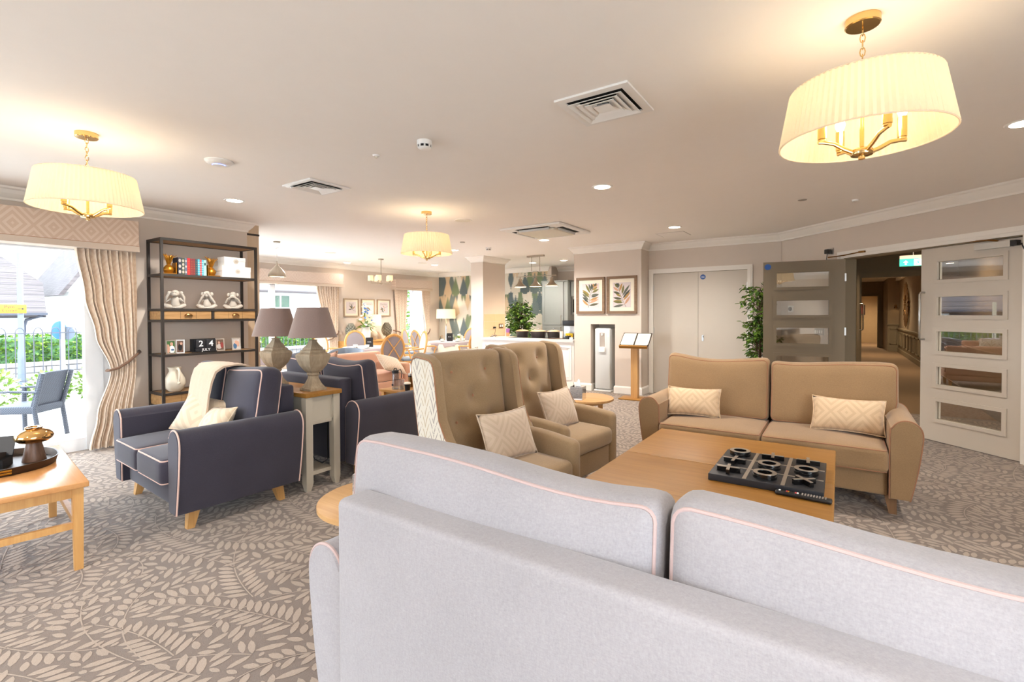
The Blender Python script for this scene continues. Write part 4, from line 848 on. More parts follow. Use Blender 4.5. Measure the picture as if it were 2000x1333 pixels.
def photo(label, y, w_, h_, rz, pics, lean=-10, x=SX+.02):
    o = thing('photo_frame', label, 'photo frame', (x, y, .963), rz, 'photo frames'); f = MB()
    for a, bb, c, d in ((-w_/2, w_/2, 0, .012), (-w_/2, w_/2, h_-.012, h_), (-w_/2, -w_/2+.012, .012, h_-.012), (w_/2-.012, w_/2, .012, h_-.012)): f.box(-.006, .006, a, bb, c, d)
    q = Matrix.Rotation(R(lean), 4, 'Y'); f.v = [tuple(q @ Vector(p)) for p in f.v]; f.build('frame', 'photo_frame_silver', o, False)
    def pl(y0, y1, z0, z1, mt, d=.002):
        g = MB().box(-.003, d, y0, y1, z0, z1); g.v = [tuple(q @ Vector(p)) for p in g.v]; return g.build('print', mt, o, False)
    pl(-w_/2+.01, w_/2-.01, .01, h_-.01, pics[0])
    for k, (yc, zc, r1, r2, mt) in enumerate(pics[1]):
        g = MB().lathe([(1, 0), (1, .0008)], 16, m=q @ Matrix.Translation((.002+.0005*k, yc, zc)) @ Matrix.Rotation(R(90), 4, 'Y') @ Matrix.Diagonal((r2, r1, 1, 1))); g.build('print_shape', mt, o)
    MB().tube([tuple(q @ Vector((-.006, 0, h_*.7))), (-.06, 0, .004)], .004, 5).build('strut', 'photo_frame_silver', o)
photo('silver framed photo of a person in white on green, left half of the folding pair', 2.365, .105, .155, 8, ('photo_green', [(.01, .05, .03, .045, 'white_ink'), (.008, .11, .016, .02, 'skin_tone'), (-.03, .06, .018, .05, 'skin_tone'), (.015, .045, .018, .01, 'photo_blue')]), -4)
photo('dark photo turned aside, right half of the folding pair', 2.455, .085, .155, -28, ('photo_brown', [(0, .07, .02, .04, 'ink'), (.01, .11, .012, .016, 'skin_tone')]), -4)
photo('silver framed photo of people on brown, next to the calendar', 2.885, .10, .15, -6, ('photo_brown', [(-.01, .055, .028, .03, 'photo_pale'), (.02, .07, .016, .035, 'photo_red'), (-.01, .10, .012, .016, 'skin_tone')]))
photo('silver framed pale photo of a couple, rightmost on its shelf', 3.075, .10, .15, -8, ('photo_pale', [(-.015, .05, .02, .035, 'photo_blue'), (0, .095, .018, .024, 'skin_tone'), (.018, .075, .015, .035, 'skin_tone')]))
o = thing('block_calendar', 'black block calendar reading 24 JULY on the bookcase', 'calendar', (SX+.02, 2.70, .963), -8)
MB().box(-.035, .035, -.13, .13, 0, .012).box(-.04, -.03, -.13, .13, .012, .155).build('stand', 'black_plastic', o, False)
for s in (-1, 1): MB().rbox(.066, .10, .10, .004, (.004, s*.052+.015, .096), n=1).build('number_block', 'board_black', o)
MB().box(-.03, .036, -.09, .12, .013, .044).build('month_block', 'board_black', o, False)
for s, ch in ((-1, '2'), (1, '4')): text(ch, .095, 'white_ink', o, (.0372, s*.052+.015, .098), (R(90), 0, R(90)), 'numeral')
text('JULY', .042, 'white_ink', o, (.0365, .015, .028), (R(90), 0, R(90)), 'month_lettering')
o = thing('jug', 'cream glazed pottery jug on the lower bookcase shelf', 'jug', (SX, 2.405, .541), 0)
MB().lathe([(0, 0), (.055, 0), (.085, .03), (.102, .085), (.098, .14), (.07, .195), (.055, .225), (.058, .25), (.072, .272), (.066, .272), (.050, .25), (.046, .225), (0, .2)], 28).build('body', 'cream_glaze', o)
MB().tube([(.055, .0, .255), (.085, 0, .262), (.115, 0, .235), (.122, 0, .18), (.105, 0, .13), (.098, 0, .115)], [.013, .012, .011, .011, .012, .014], 10).build('handle', 'cream_glaze', o)
ball(mm := MB(), (.105, 0, .10), .016); mm.build('boss', 'cream_glaze', o)
# ================================================================ curtains and pelmets
def pelmet(label, X, y0, y1, z0, z1, mat, d=.22, group='pelmets'):
    o = thing('pelmet', label, 'pelmet', (X, (y0+y1)/2, z0), 0, group); h = (y1-y0)/2; zz = z1-z0
    MB().box(.001, d, -h, h, .06, zz).build('padded_board', mat, o, False); MB().box(.0005, d+.006, -h-.003, h+.003, 0, .058).build('border', 'pelmet_border' if 'pelmet_border' in MATS else fabric('pelmet_border', (204, 186, 168), .04).name, o, False); MB().tube([(d+.002, -h, .059), (d+.002, h, .059)], .004, 6).build('trim_cord', 'copper_piping', o)
pelmet('wide beige diamond print pelmet over the lounge window', WX, -2.9, 2.105, 2.075, 2.40, 'pelmet_diamond'); pelmet('pale printed pelmet over the wide dining window', DX, 3.75, 7.36, 2.04, 2.34, 'pelmet_small', .16); pelmet('pale printed pelmet over the narrow dining window', DX, 9.0, 10.40, 2.05, 2.34, 'pelmet_small', .16)
def curtain(name, label, X, ctrl, folds, amp, mat, tie=None, group='curtains', lining=None, base=(.10)):
    # ctrl: list of (z, y_left, y_right, amp scale)
    o = thing(name, label, 'curtain', (X, 0, 0), 0, group); nz = 40; nu = folds*10; vs = []; ks = sorted(ctrl)
    for i in range(nz+1):
        z = ks[0][0]+(ks[-1][0]-ks[0][0])*i/nz
        for a, b2 in zip(ks, ks[1:]):
            if a[0] <= z <= b2[0]+1e-6:
                t = (z-a[0])/(b2[0]-a[0]); t = t*t*(3-2*t); yl = a[1]+(b2[1]-a[1])*t; yr = a[2]+(b2[2]-a[2])*t; am = a[3]+(b2[3]-a[3])*t; break
        for j in range(nu+1):
            u = j/nu; ph = u*folds*2*PI
            w_ = math.sin(ph)+.25*math.sin(2*ph+1+z); vs.append((base+amp*am*w_, yl+(yr-yl)*u+.008*math.sin(ph*.5+z*2)*am, z))
    m_ = MB(); m_.add(vs, [(i*(nu+1)+j, i*(nu+1)+j+1, (i+1)*(nu+1)+j+1, (i+1)*(nu+1)+j) for i in range(nz) for j in range(nu)])
    m_.build('drape', mat, o, angle=80)
    if tie:
        m_ = MB(); z, yl, yr, zw, yw = tie; sg_ = 1 if yr > yl else -1; dz = zw-z; pts = [(.01, yw, zw), (.05, yw-sg_*.005, zw-.01), (base+.035, yr-sg_*.02, z+dz*.78), (base+.052, yl+(yr-yl)*.6, z+dz*.42), (base+.055, yl+(yr-yl)*.25, z+dz*.12), (base+.035, yl-sg_*.006, z+.002), (base, yl-sg_*.022, z-.004), (base-.05, yl, z)]
        m_.tube(pts, .014, 10).build('tieback', 'tie_brown', o)
    return o
curtain('curtain', 'long beige striped curtain tied back at the lounge window', WX, [(.02, 1.68, 2.02, 1.2), (.35, 1.74, 2.06, 1.0), (.82, 1.86, 2.10, .65), (1.2, 1.74, 2.11, .9), (1.6, 1.66, 2.11, 1.0), (2.08, 1.60, 2.10, .9)], 11, .030, 'curtain_print', (.82, 1.86, 2.10, 1.0, 2.16), base=.12)
curtain('curtain', 'printed curtain swept back at the wide dining window', DX, [(.02, 6.95, 7.25, 1), (.75, 7.0, 7.25, .7), (1.3, 6.82, 7.27, .9), (2.04, 6.68, 7.28, 1)], 9, .03, 'curtain_print', (.80, 6.98, 7.26, 1.0, 7.30), base=.08)
curtain('curtain', 'beige curtain left of the narrow dining window', DX, [(.02, 9.08, 9.45, 1), (.85, 9.10, 9.42, .8), (2.05, 9.03, 9.50, 1)], 8, .03, 'curtain_print', (.82, 9.40, 9.12, .96, 9.04), base=.08)
curtain('curtain', 'beige curtain right of the narrow dining window', DX, [(.02, 10.1, 10.38, 1), (.8, 10.2, 10.36, .6), (2.05, 10.04, 10.38, 1)], 7, .03, 'curtain_print', (.80, 10.18, 10.36, .98, 10.40), base=.08)
curtain('sheer_curtain', 'white sheer curtain in the narrow dining window', DX, [(.03, 9.75, 10.15, 1), (2.05, 9.78, 10.12, 1)], 10, .012, 'sheer', None, base=.03)
# ================================================================ ceiling fittings
def lantern(label, x, y):
    o = thing('drum_chandelier', label, 'chandelier', (x, y, CEIL), 0, 'pleated drum chandeliers'); zb = -.495
    MB().lathe([(0, -.032), (.058, -.032), (.062, -.028), (.062, 0), (0, 0)], 28).build('ceiling_rose', 'brass', o)
    m_ = MB(); z = -.034; k = 0
    while z > -.235:
        c_ = z-.017; pts = [((.009*math.cos(a*PI/4)) if k % 2 else 0, 0 if k % 2 else .009*math.cos(a*PI/4), c_+.019*math.sin(a*PI/4)) for a in range(8)]; m_.tube(pts, .0024, 5, True); z -= .028; k += 1
    m_.build('chain', 'brass', o)
    MB().lathe([(.008, -.57), (.008, -.235)], 10).build('stem', 'brass', o)
    MB().lathe([(0, -.575), (.012, -.572), (.012, -.56), (.038, -.556), (.04, -.553), (.038, -.535), (.02, -.525), (0, -.525)], 24).build('hub', 'brass', o)
    n_ = 160; rp = lambda r, s: [((r+(.0035 if j % 2 else 0)*s)*math.cos(2*PI*j/n_) for j in range(n_))]
    def ring(r, zz, s): return [((r+(.005 if j % 2 == 0 else 0)*s)*math.cos(2*PI*j/n_), (r+(.005 if j % 2 == 0 else 0)*s)*math.sin(2*PI*j/n_), zz) for j in range(n_)]
    MB().rings([ring(.296, zb, 1), ring(.256, -.275, 1)], True, False).build('pleated_shade', 'pleated_silk', o, angle=15)
    MB().tube([(.296*math.cos(2*PI*j/48), .296*math.sin(2*PI*j/48), zb) for j in range(48)], .0035, 6, True).tube([(.256*math.cos(2*PI*j/48), .256*math.sin(2*PI*j/48), -.275) for j in range(48)], .0035, 6, True).build('shade_hem', 'white_shade', o)
    MB().tube([(-.256, 0, -.285), (.256, 0, -.285)], .002, 5).tube([(0, -.256, -.285), (0, .256, -.285)], .002, 5).build('spider', 'brass', o)
    for k in range(4):
        a = k*PI/2+.5; ca, sa = math.cos(a), math.sin(a); pr = [(.03, -.545), (.07, -.528), (.11, -.505), (.15, -.498), (.17, -.497)]
        ar = MB().tube([(r*ca, r*sa, z) for r, z in pr], .007, 8, flat=1.3).build('arm', 'brass', o)
        MB().lathe([(0, -.494), (.014, -.494), (.014, -.488), (.0165, -.486), (.0165, -.405), (0, -.405)], 14, (.155*ca, .155*sa, 0)).build('candle_tube', 'brass', ar)
        MB().lathe([(.010, -.405), (.018, -.385), (.019, -.37), (.012, -.345), (1e-4, -.33)], 14, (.155*ca, .155*sa, 0)).build('bulb', 'bulb_glow', ar)
    l = bpy.data.lights.new('chandelier_light', 'POINT'); l.energy = 2.0; l.color = (1, .82, .58); l.shadow_soft_size = .12; lo = bpy.data.objects.new('chandelier_light', l); COL.objects.link(lo); lo.parent = o; lo.location = (0, 0, -.37)
lantern('pleated cream drum chandelier before the lounge window', -4.13, 1.11); lantern('pleated cream drum chandelier over the middle of the lounge', -4.04, 4.2); lantern('large pleated cream drum chandelier above the tan sofa', .07, 2.47)
DLW = {(-5.29, 2.63): 'above the bookcase', (-1.88, 4.33): 'above the wing chairs', (-1.93, 6.94): 'before the white cupboard doors', (-4.02, 6.91): 'behind the air conditioning cassette', (-8.28, 5.51): 'over the dining tables by the window', (-9.57, 7.3): 'close to the dining window wall', (-8.27, 8.87): 'over the far dining table', (-6.05, 7.03): 'before the column', (-6.05, 9.86): 'over the kitchen beside the fern wallpaper', (-5.2, 9.82): 'over the kitchen beside the tall cabinet', (.97, 4.41): 'at the right edge above the glazed doors', (-2.6, -1.2): 'added unseen for fill light behind the grey sofa', (.8, -.6): 'added unseen for fill light behind the photographer', (.6, 6.2): 'before the glazed doors'}  # the two behind the camera are unseen extras for fill light
for (x, y), wd in DLW.items():
    if (x, y) == (.6, 6.2): continue
    o = thing('downlight', 'round recessed downlight '+wd, 'downlight', (x, y, CEIL), 0, 'recessed downlights')
    MB().lathe([(.075, -.004), (.095, -.006), (.10, 0), (.10, .001), (.075, .001), (.075, -.004)], 28, caps=False).build('bezel', 'white_plastic', o); MB().lathe([(.0755, -.0035), (.0755, -.003)], 24).build('lamp_face', 'downlight_glow', o)
    l = spot(None, {(-5.29, 2.63): 66, (.97, 4.41): 40, (-1.93, 6.94): 55, (-1.88, 4.33): 70, (-9.57, 7.3): 4, (-6.05, 9.86): 34, (-5.2, 9.82): 30}.get((x, y), 150 if x < -7 else 92)); lo = bpy.data.objects.new('downlight_beam', l); COL.objects.link(lo); lo.parent = o; lo.location = (0, 0, -.02)
for x, y, wd in ((-4.03, 4.86, 'beside the middle chandelier'), (-8.26, 5.91, 'over the dining tables'), (-8.18, 8.36, 'near the far dining table')):
    o = thing('ceiling_speaker', 'flush round ceiling speaker '+wd, 'speaker', (x, y, CEIL), 0, 'ceiling speakers'); MB().lathe([(.10, -.003), (.11, -.006), (.115, 0), (.115, .001)], 28).build('rim', 'ceiling_paint', o); MB().lathe([(.10, -.005), (.10, -.004)], 24).build('grille', 'cream_plastic', o)
for x, y, wd in ((-5.25, 6.31, 'near the air conditioning cassette'), (-.34, 6.04, 'before the glazed doors')):
    o = thing('sprinkler_cover', 'small flat grey ceiling sprinkler cover '+wd, 'sprinkler', (x, y, CEIL)); MB().lathe([(0, -.008), (.04, -.008), (.042, 0), (0, 0)], 20).build('cap', 'sensor_grey', o); MB().lathe([(.044, -.002), (.05, 0)], 20).build('ring', 'white_plastic', o)
def vent(label, x, y):
    o = thing('air_vent', label, 'vent', (x, y, CEIL), 0, 'ceiling air vents')
    def fr(a, b_, z0, z1, nm, mt='white_plastic'):
        m_ = MB(); pa = [(-a, -a), (a, -a), (a, a), (-a, a)]; pb = [(-b_, -b_), (b_, -b_), (b_, b_), (-b_, b_)]
        m_.rings([[(p[0], p[1], z0) for p in pa], [(p[0], p[1], z1) for p in pb], [(p[0]*.99, p[1]*.99, z1+.004) for p in pb], [(p[0]*.985, p[1]*.985, z0+.005) for p in pa]], True, False, None, True); return m_.build(nm, mt, o, False)
    MB().box(-.19, .19, -.19, .19, -.004, -.0005).build('backing', 'dark_void', o, False)
    fr(.215, .17, -.010, -.012, 'frame'); MB().box(-.215, -.168, -.215, .215, -.012, -.0005).box(.168, .215, -.215, .215, -.012, -.0005).box(-.168, .168, -.215, -.168, -.012, -.0005).box(-.168, .168, .168, .215, -.012, -.0005).build('flange', 'white_plastic', o, False)
    for k, a in enumerate((.160, .122, .086)): fr(a, a-.050, -.026+.002*k, -.005, 'louvre')
    MB().frustum((0, 0, -.022), (.05, .05), (0, 0, -.005), (.028, .028)).build('centre_cone', 'white_plastic', o, False)
vent('square louvred ceiling vent nearer the camera', -1.13, 2.64); vent('square louvred ceiling vent near the lounge window', -4.08, 2.78)
o = thing('air_conditioner', 'square ceiling air conditioning cassette', 'air conditioner', (-3.52, 6.1, CEIL)); MB().rbox(.96, .96, .03, .008, (0, 0, -.016), n=1).build('surround', 'white_plastic', o); MB().rbox(.60, .60, .03, .012, (0, 0, -.048), n=1).build('intake_grille', 'cream_plastic', o)
for k in range(4): q = Matrix.Rotation(k*PI/2, 4, 'Z'); m_ = MB().box(-.26, .26, .33, .41, -.034, -.031, q); m_.build('outlet_slot', 'dark_void', o, False); MB().box(-.24, .24, .335, .345, -.06, -.031, q).build('flap', 'white_plastic', o, False)
def smoke(label, x, y):
    o = thing('smoke_detector', label, 'smoke detector', (x, y, CEIL), 0, 'smoke detectors'); MB().lathe([(0, -.03), (.05, -.03), (.052, -.026), (.052, 0), (0, 0)], 28).build('base', 'white_plastic', o)
    MB().lathe([(.044, -.046), (.044, -.03), (0, -.03)], 24).build('chamber', 'dark_void', o); MB().lathe([(0, -.062), (.02, -.062), (.042, -.052), (.046, -.046), (.038, -.046), (0, -.046)], 24).build('cap', 'white_plastic', o)
    for k in range(8): a = k*PI/4; MB().box(.038, .048, -.006, .006, -.048, -.03, Matrix.Rotation(a, 4, 'Z')).build('fin', 'white_plastic', o, False)
smoke('white smoke detector in the middle of the lounge ceiling', -2.4, 2.48); smoke('white smoke detector near the column', -5.3, 7.1)
o = thing('motion_sensor', 'tiny white ceiling sensor between vent and smoke detector', 'sensor', (-2.91, 2.49, CEIL)); MB().lathe([(0, -.012), (.022, -.012), (.028, 0), (0, 0)], 18).build('base', 'white_plastic', o); MB().lathe([(0, -.024), (.01, -.022), (.013, -.012), (0, -.012)], 14).build('lens', 'cream_plastic', o)
o = thing('ceiling_sensor', 'small white ceiling sensor before the glazed doors', 'sensor', (.13, 6.37, CEIL)); MB().lathe([(0, -.02), (.03, -.018), (.036, 0), (0, 0)], 18).build('cap', 'white_plastic', o); MB().lathe([(0, -.026), (.012, -.02), (0, -.018)], 12).build('lens', 'cream_plastic', o)
o = thing('access_point', 'white round wireless access point with blue light', 'access point', (-4.03, 1.89, CEIL)); MB().lathe([(0, -.035), (.04, -.035), (.085, -.022), (.10, -.006), (.10, 0), (0, 0)], 36).build('shell', 'white_plastic', o); MB().tube([(.045*math.cos(a), .045*math.sin(a), -.0345) for a in [PI*1.35+i*PI*.9/10 for i in range(11)]], .002, 5).build('status_light', 'led_blue', o)
o = thing('ceiling_hatch', 'square flush access hatch above the white cupboard doors', 'hatch', (-2.12, 7.56, CEIL)); MB().box(-.2, .2, -.2, .2, -.004, 0).build('panel', 'ceiling_paint', o, False); MB().box(-.21, .21, -.21, .21, -.002, 0).build('frame', 'sensor_grey', o, False)
# dome pendant, small chandelier, kitchen trio
o = thing('dome_pendant', 'brushed metal dome pendant over the dining tables', 'pendant', (-7.69, 4.49, CEIL)); MB().lathe([(0, -.02), (.05, -.02), (.055, 0), (0, 0)], 20).build('ceiling_rose', 'nickel', o); MB().tube([(0, 0, -.02), (0, 0, -.34)], .003, 6).build('cord', 'white_plastic', o); MB().tube([(-.05, 0, -.11), (.05, 0, -.11)], .003, 5).build('cord_bar', 'nickel', o)
MB().lathe([(.006, -.32), (.012, -.36), (.03, -.40), (.075, -.45), (.115, -.50), (.135, -.55), (.138, -.585), (.133, -.585), (.11, -.51), (.03, -.42), (.006, -.4)], 32).build('dome', 'nickel', o); MB().lathe([(.128, -.575), (.128, -.57)], 24).build('glow_disc', 'pend_glow', o)
o = thing('small_chandelier', 'five light chandelier with small white shades over dining table', 'chandelier', (-8.3, 7.21, CEIL)); MB().lathe([(0, -.02), (.055, -.02), (.06, 0), (0, 0)], 20).build('ceiling_rose', 'nickel', o); MB().tube([(0, 0, -.02), (0, 0, -.52)], .008, 8).build('stem', 'nickel', o); MB().lathe([(0, -.56), (.03, -.545), (.03, -.52), (0, -.51)], 16).build('hub', 'nickel', o)
for k in range(5):
    a = k*2*PI/5+.3; x, y = .22*math.cos(a), .22*math.sin(a); ar = MB().tube([(0, 0, -.53), (x*.6, y*.6, -.535), (x, y, -.53), (x, y, -.50)], .007, 6).build('arm', 'nickel', o); MB().lathe([(.012, -.50), (.018, -.47), (0, -.46)], 10, (x, y, 0)).build('lamp_holder', 'nickel', ar)
    MB().lathe([(.062, -.48), (.058, -.365), (.055, -.365), (.059, -.48), (.062, -.48)], 20, (x, y, 0), caps=False).build('shade', 'small_shade', ar); MB().lathe([(0, -.46), (.02, -.44), (.015, -.41), (0, -.4)], 10, (x, y, 0)).build('bulb', 'bulb_glow', ar)
o = thing('kitchen_pendant', 'three shade brass bar pendant over the kitchen counter', 'pendant', (-5.22, 8.62, CEIL)); MB().box(-.20, .20, -.03, .03, -.035, 0).build('ceiling_plate', 'nickel', o, False)
for s in (-1, 1): MB().tube([(s*.10, 0, -.035), (s*.10, 0, -.33)], .006, 6).build('drop_rod', 'nickel', o)
MB().tube([(-.17+.34*i/10, 0, -.43+.10*math.sin(PI*i/10)**.6) for i in range(11)], .006, 6).build('arch', 'nickel', o); MB().tube([(-.48, 0, -.43), (.48, 0, -.43)], .007, 8).build('bar', 'nickel', o)
for k in (-1, 0, 1):
    x = k*.38; sh = MB().lathe([(.012, -.44), (.014, -.465), (.034, -.478), (.036, -.525), (.046, -.545), (.058, -.572), (.10, -.612), (.132, -.635), (.134, -.648), (.128, -.648), (.10, -.622), (.03, -.56), (.01, -.5)], 26, (x, 0, 0)).build('shade', 'nickel', o); MB().lathe([(.118, -.646), (.118, -.642)], 22, (x, 0, 0)).build('glow_disc', 'pend_glow', sh)
    l = spot(None, 7, (1, .78, .5), 140); lo = bpy.data.objects.new('pendant_beam', l); COL.objects.link(lo); lo.parent = o; lo.location = (x, 0, -.66)
# ================================================================ pictures
for k, c in enumerate([(112, 108, 62), (84, 84, 62), (170, 132, 82), (92, 96, 84), (146, 126, 70), (190, 146, 116), (70, 74, 66)]): plain('print_leaf_%d' % k, c, .8, var=.2, vs=40)
def lens(m_, b, t, w, yv, nrm):
    b = Vector((b[0], b[1])); t = Vector((t[0], t[1])); d = t-b; n = Vector((-d.y, d.x)).normalized()*w; pts = [b]
    for k, s in ((.25, .75), (.5, 1), (.75, .7)): pts.append(b+d*k+n*s)
    pts.append(t)
    for k, s in ((.75, -.7), (.5, -1), (.25, -.75)): pts.append(b+d*k+n*s)
    m_.add([nrm(p.x, p.y, yv) for p in pts]+[nrm(p.x, p.y, yv+.001) for p in pts], [tuple(range(8)), tuple(range(15, 7, -1))]+[(i, (i+1) % 8, 8+(i+1) % 8, 8+i) for i in range(8)])
def framed(label, loc, w_, h_, fw, leaves, stem, rect, axis='y', group='framed leaf prints', fm='frame_wood', lw=.021, title=None, mount=.065):
    o = thing('framed_print', label, 'picture', loc, 0 if axis == 'y' else 90, group); f = MB()     # local: x right, z up, front = -y
    for a, b, c, d in ((-w_/2, w_/2, -h_/2, -h_/2+fw), (-w_/2, w_/2, h_/2-fw, h_/2), (-w_/2, -w_/2+fw, -h_/2+fw, h_/2-fw), (w_/2-fw, w_/2, -h_/2+fw, h_/2-fw)): f.box(a, b, -.03, 0, c, d)
    for a, b, c, d in ((-w_/2, w_/2, -h_/2, -h_/2+fw*.3), (-w_/2, w_/2, h_/2-fw*.3, h_/2), (-w_/2, -w_/2+fw*.3, -h_/2, h_/2), (w_/2-fw*.3, w_/2, -h_/2, h_/2)): f.box(a, b, -.036, -.03, c, d)
    f.build('frame', fm, o, False); MB().box(-w_/2+fw, w_/2-fw, -.014, -.001, -h_/2+fw, h_/2-fw).build('mount', 'paper', o, False)
    pw_, ph_ = w_/2-fw-mount, h_/2-fw-mount; MB().box(-pw_, pw_, -.016, -.014, -ph_, ph_).build('print_sheet', 'print_paper', o, False)
    x0, y0, x1, y1 = rect
    def N(x, y): return (-pw_+2*pw_*(x-x0)/(x1-x0), ph_-2*ph_*(y-y0)/(y1-y0))
    for k, (bx, by, tx, ty) in enumerate(leaves):
        m_ = MB(); lens(m_, N(bx, by), N(tx, ty), lw, -.0175-.0004*(k % 3), lambda a, b, y: (a, y, b)); m_.build('leaf', 'print_leaf_%d' % (k*3 % 7), o, False)
    if stem: MB().tube([(N(x, y)[0], -.0172, N(x, y)[1]) for x, y in stem], .0028, 5).build('stem', 'print_leaf_3', o)
    if title: text(title, .075, 'sensor_grey', o, (0, -.0165, ph_-.05), (R(90), 0, 0), 'lettering', .0004)
    return o
LA = [(470, 620, 330, 345), (500, 565, 425, 345), (525, 520, 510, 340), (560, 460, 565, 338), (560, 460, 690, 365), (580, 420, 655, 338), (530, 530, 680, 440), (520, 605, 715, 505), (490, 680, 718, 650), (490, 730, 715, 660), (450, 830, 712, 730), (440, 895, 715, 790), (430, 975, 718, 915), (460, 685, 236, 515), (455, 740, 236, 560), (430, 830, 236, 620), (425, 890, 236, 710), (415, 975, 236, 800)]
framed('framed print of an olive leafed frond, left of the pair beside the kitchen', (-3.717, 8.05, 1.714), .55, .65, .045, LA, [(415, 1028), (440, 860), (475, 660), (510, 570), (570, 440), (640, 345)], (230, 340, 722, 1030))
LB = [(1255, 450, 1150, 310), (1262, 440, 1270, 305), (1245, 380, 1210, 305), (1290, 555, 1380, 305), (1270, 545, 1112, 420), (1310, 620, 1105, 555), (1345, 715, 1170, 590), (1370, 640, 1425, 360), (1380, 690, 1600, 360), (1390, 760, 1622, 490), (1410, 820, 1622, 560), (1450, 940, 1615, 690), (1370, 780, 1102, 730), (1390, 835, 1102, 832), (1400, 885, 1102, 850), (1430, 945, 1102, 1008)]
framed('framed print of a spreading grey green frond, right of the pair beside the kitchen', (-3.13, 8.05, 1.714), .545, .65, .045, LB, [(1490, 1012), (1400, 840), (1310, 600), (1255, 450), (1230, 312)], (1095, 290, 1630, 1020))
DL = [('Basil', 'herb print with broad leaves, nearest the wide dining window', [(60, 60, 30, 30), (60, 60, 20, 68), (60, 60, 52, 20), (64, 62, 88, 36)], [(60, 60), (70, 74), (95, 80)]), ('Rosemary', 'herb print with a rosemary sprig, middle of the dining trio', [(30+i*6, 36+i*4.5, 12+i*7, 26+i*4) for i in range(8)]+[(34+i*6, 40+i*5, 30+i*7.5, 52+i*4) for i in range(7)], [(10, 24), (50, 52), (92, 76)]), ('Parsley', 'herb print with small leaves, nearest the narrow dining window', [(40, 70, 10, 60), (40, 70, 28, 84), (44, 66, 20, 46), (55, 62, 60, 80), (58, 50, 46, 30), (40, 74, 46, 92)], [(30, 72), (55, 55), (95, 34)])]
for (ti, lb, lv, st), (ya, yb) in zip(DL, ((7.46, 7.91), (7.98, 8.41), (8.48, 8.93))):
    framed(lb, (DX, (ya+yb)/2, 1.557), yb-ya-.01, .44, .025, lv, st, (0, 0, 100, 100), 'x', 'dining room herb prints', 'frame_wood_z', .014, ti, .05)
# ================================================================ water dispenser, lectern
o = thing('water_dispenser', 'tall white water dispenser standing in the wall niche', 'water dispenser', (-3.505, 8.24, 0)); MB().rbox(.33, .36, .03, .008, (0, -.0, .016), n=1).build('foot', 'white_plastic', o)
plain('pale_grey_plastic', (206, 208, 206), .3, var=.01); MB().rbox(.30, .33, 1.10, .03, (0, .015, .582), n=2).build('body', 'pale_grey_plastic', o); MB().rbox(.285, .02, 1.07, .009, (0, -.158, .585), n=1).build('front_panel', 'pale_grey_plastic', o)
MB().box(-.065, .06, -.172, -.16, .70, 1.06).build('recess_frame', 'white_plastic', o, False); MB().box(-.052, .047, -.174, -.171, .80, 1.05).build('recess', 'sensor_grey', o, False); MB().box(-.012, .012, -.19, -.172, 1.0, 1.04).build('spout', 'white_plastic', o, False); MB().box(-.06, .055, -.20, -.172, .71, .79).build('drip_tray', 'white_plastic', o, False)
for x in (-.035, .02): MB().lathe([(.006, 0), (.006, .002)], 10, m=Matrix.Translation((x, -.168, 1.09)) @ Matrix.Rotation(R(90), 4, 'X')).build('touch_light', 'led_blue', o)
for k in range(5): MB().box(.09, .125, -.1695, -.168, .98+k*.025, .995+k*.025).build('info_label', 'white_ink', o, False)
o = thing('lectern', 'oak lectern stand with open menu book by the cupboard doors', 'lectern', (-2.75, 7.63, 0), 4); MB().rbox(.46, .34, .022, .004, (0, .02, .011), n=1).build('base', 'oak', o); MB().box(-.055, .055, -.045, .055, .022, .90).build('post', 'oak_leg', o, False)
q = Matrix.Translation((0, .03, .955)) @ Matrix.Rotation(R(38), 4, 'X'); MB().box(-.225, .225, -.17, .17, -.012, .010, q).build('desk', 'oak', o, False); MB().box(-.225, .225, -.185, -.165, -.015, .035, q).build('lip', 'oak', o, False)
o = thing('menu_book', 'open dark leather menu book with cream pages on the lectern', 'book', (-2.74, 7.63, 0), 4); MB().box(-.235, .235, -.155, .165, .011, .018, q).build('cover', 'leather_dark', o, False)
for s in (-1, 1): m_ = MB().prism([(s*.012, -.14), (s*.205, -.14), (s*.222, -.12), (s*.222, .125), (s*.205, .145), (s*.012, .145)], .018, .024, 2, q); m_.build('page', 'paper', o, False)
for s in (-1, 1):
    for k in range(9): MB().box(s*.117-.07+.01*(k % 3), s*.117+.07-.012*(k % 2), .10-k*.026, .103-k*.026, .024, .0246, q).build('text_line', 'vase_beige', o, False)
o = thing('adaptor_plug', 'black power adaptor on a steel plate above the open door', 'plug', (*w45((Vector((-.106, 7.792))-A45).length, -.002), 2.21), -45); MB().box(-.045, .045, -.012, 0, -.045, .045).build('plate', 'steel', o, False); MB().rbox(.06, .06, .06, .008, (-.01, -.042, 0), n=1).build('adaptor', 'black_plastic', o); MB().tube([(-.01, -.05, -.03), (-.015, -.05, -.07), (-.04, -.03, -.09), (-.05, -.02, -.12)], .005, 6).build('cable', 'black_plastic', o)
o = thing('door_arm', 'brass closer arm on the frame over the open door', 'door closer', (*w45(S0+.02, -.035), 2.125), -45); MB().tube([(-.18, -.05, 0), (.02, -.015, .005), (.28, -.01, .02)], .008, 6).build('arm', 'antique_brass', o); MB().box(.24, .32, -.02, 0.005, .008, .03).build('bracket', 'antique_brass', o, False)
o = thing('light_switch', 'four gang steel light switch seen through the open door pane', 'switch', (*w45((Vector((-.237, 7.923))-A45).length, -.001), 1.13), -45); MB().box(-.075, .075, -.01, 0, -.045, .045).build('plate', 'steel', o, False)
for k in range(4): MB().box(-.062+k*.034, -.042+k*.034, -.016, -.01, -.02, .02).build('rocker', 'white_plastic', o, False)
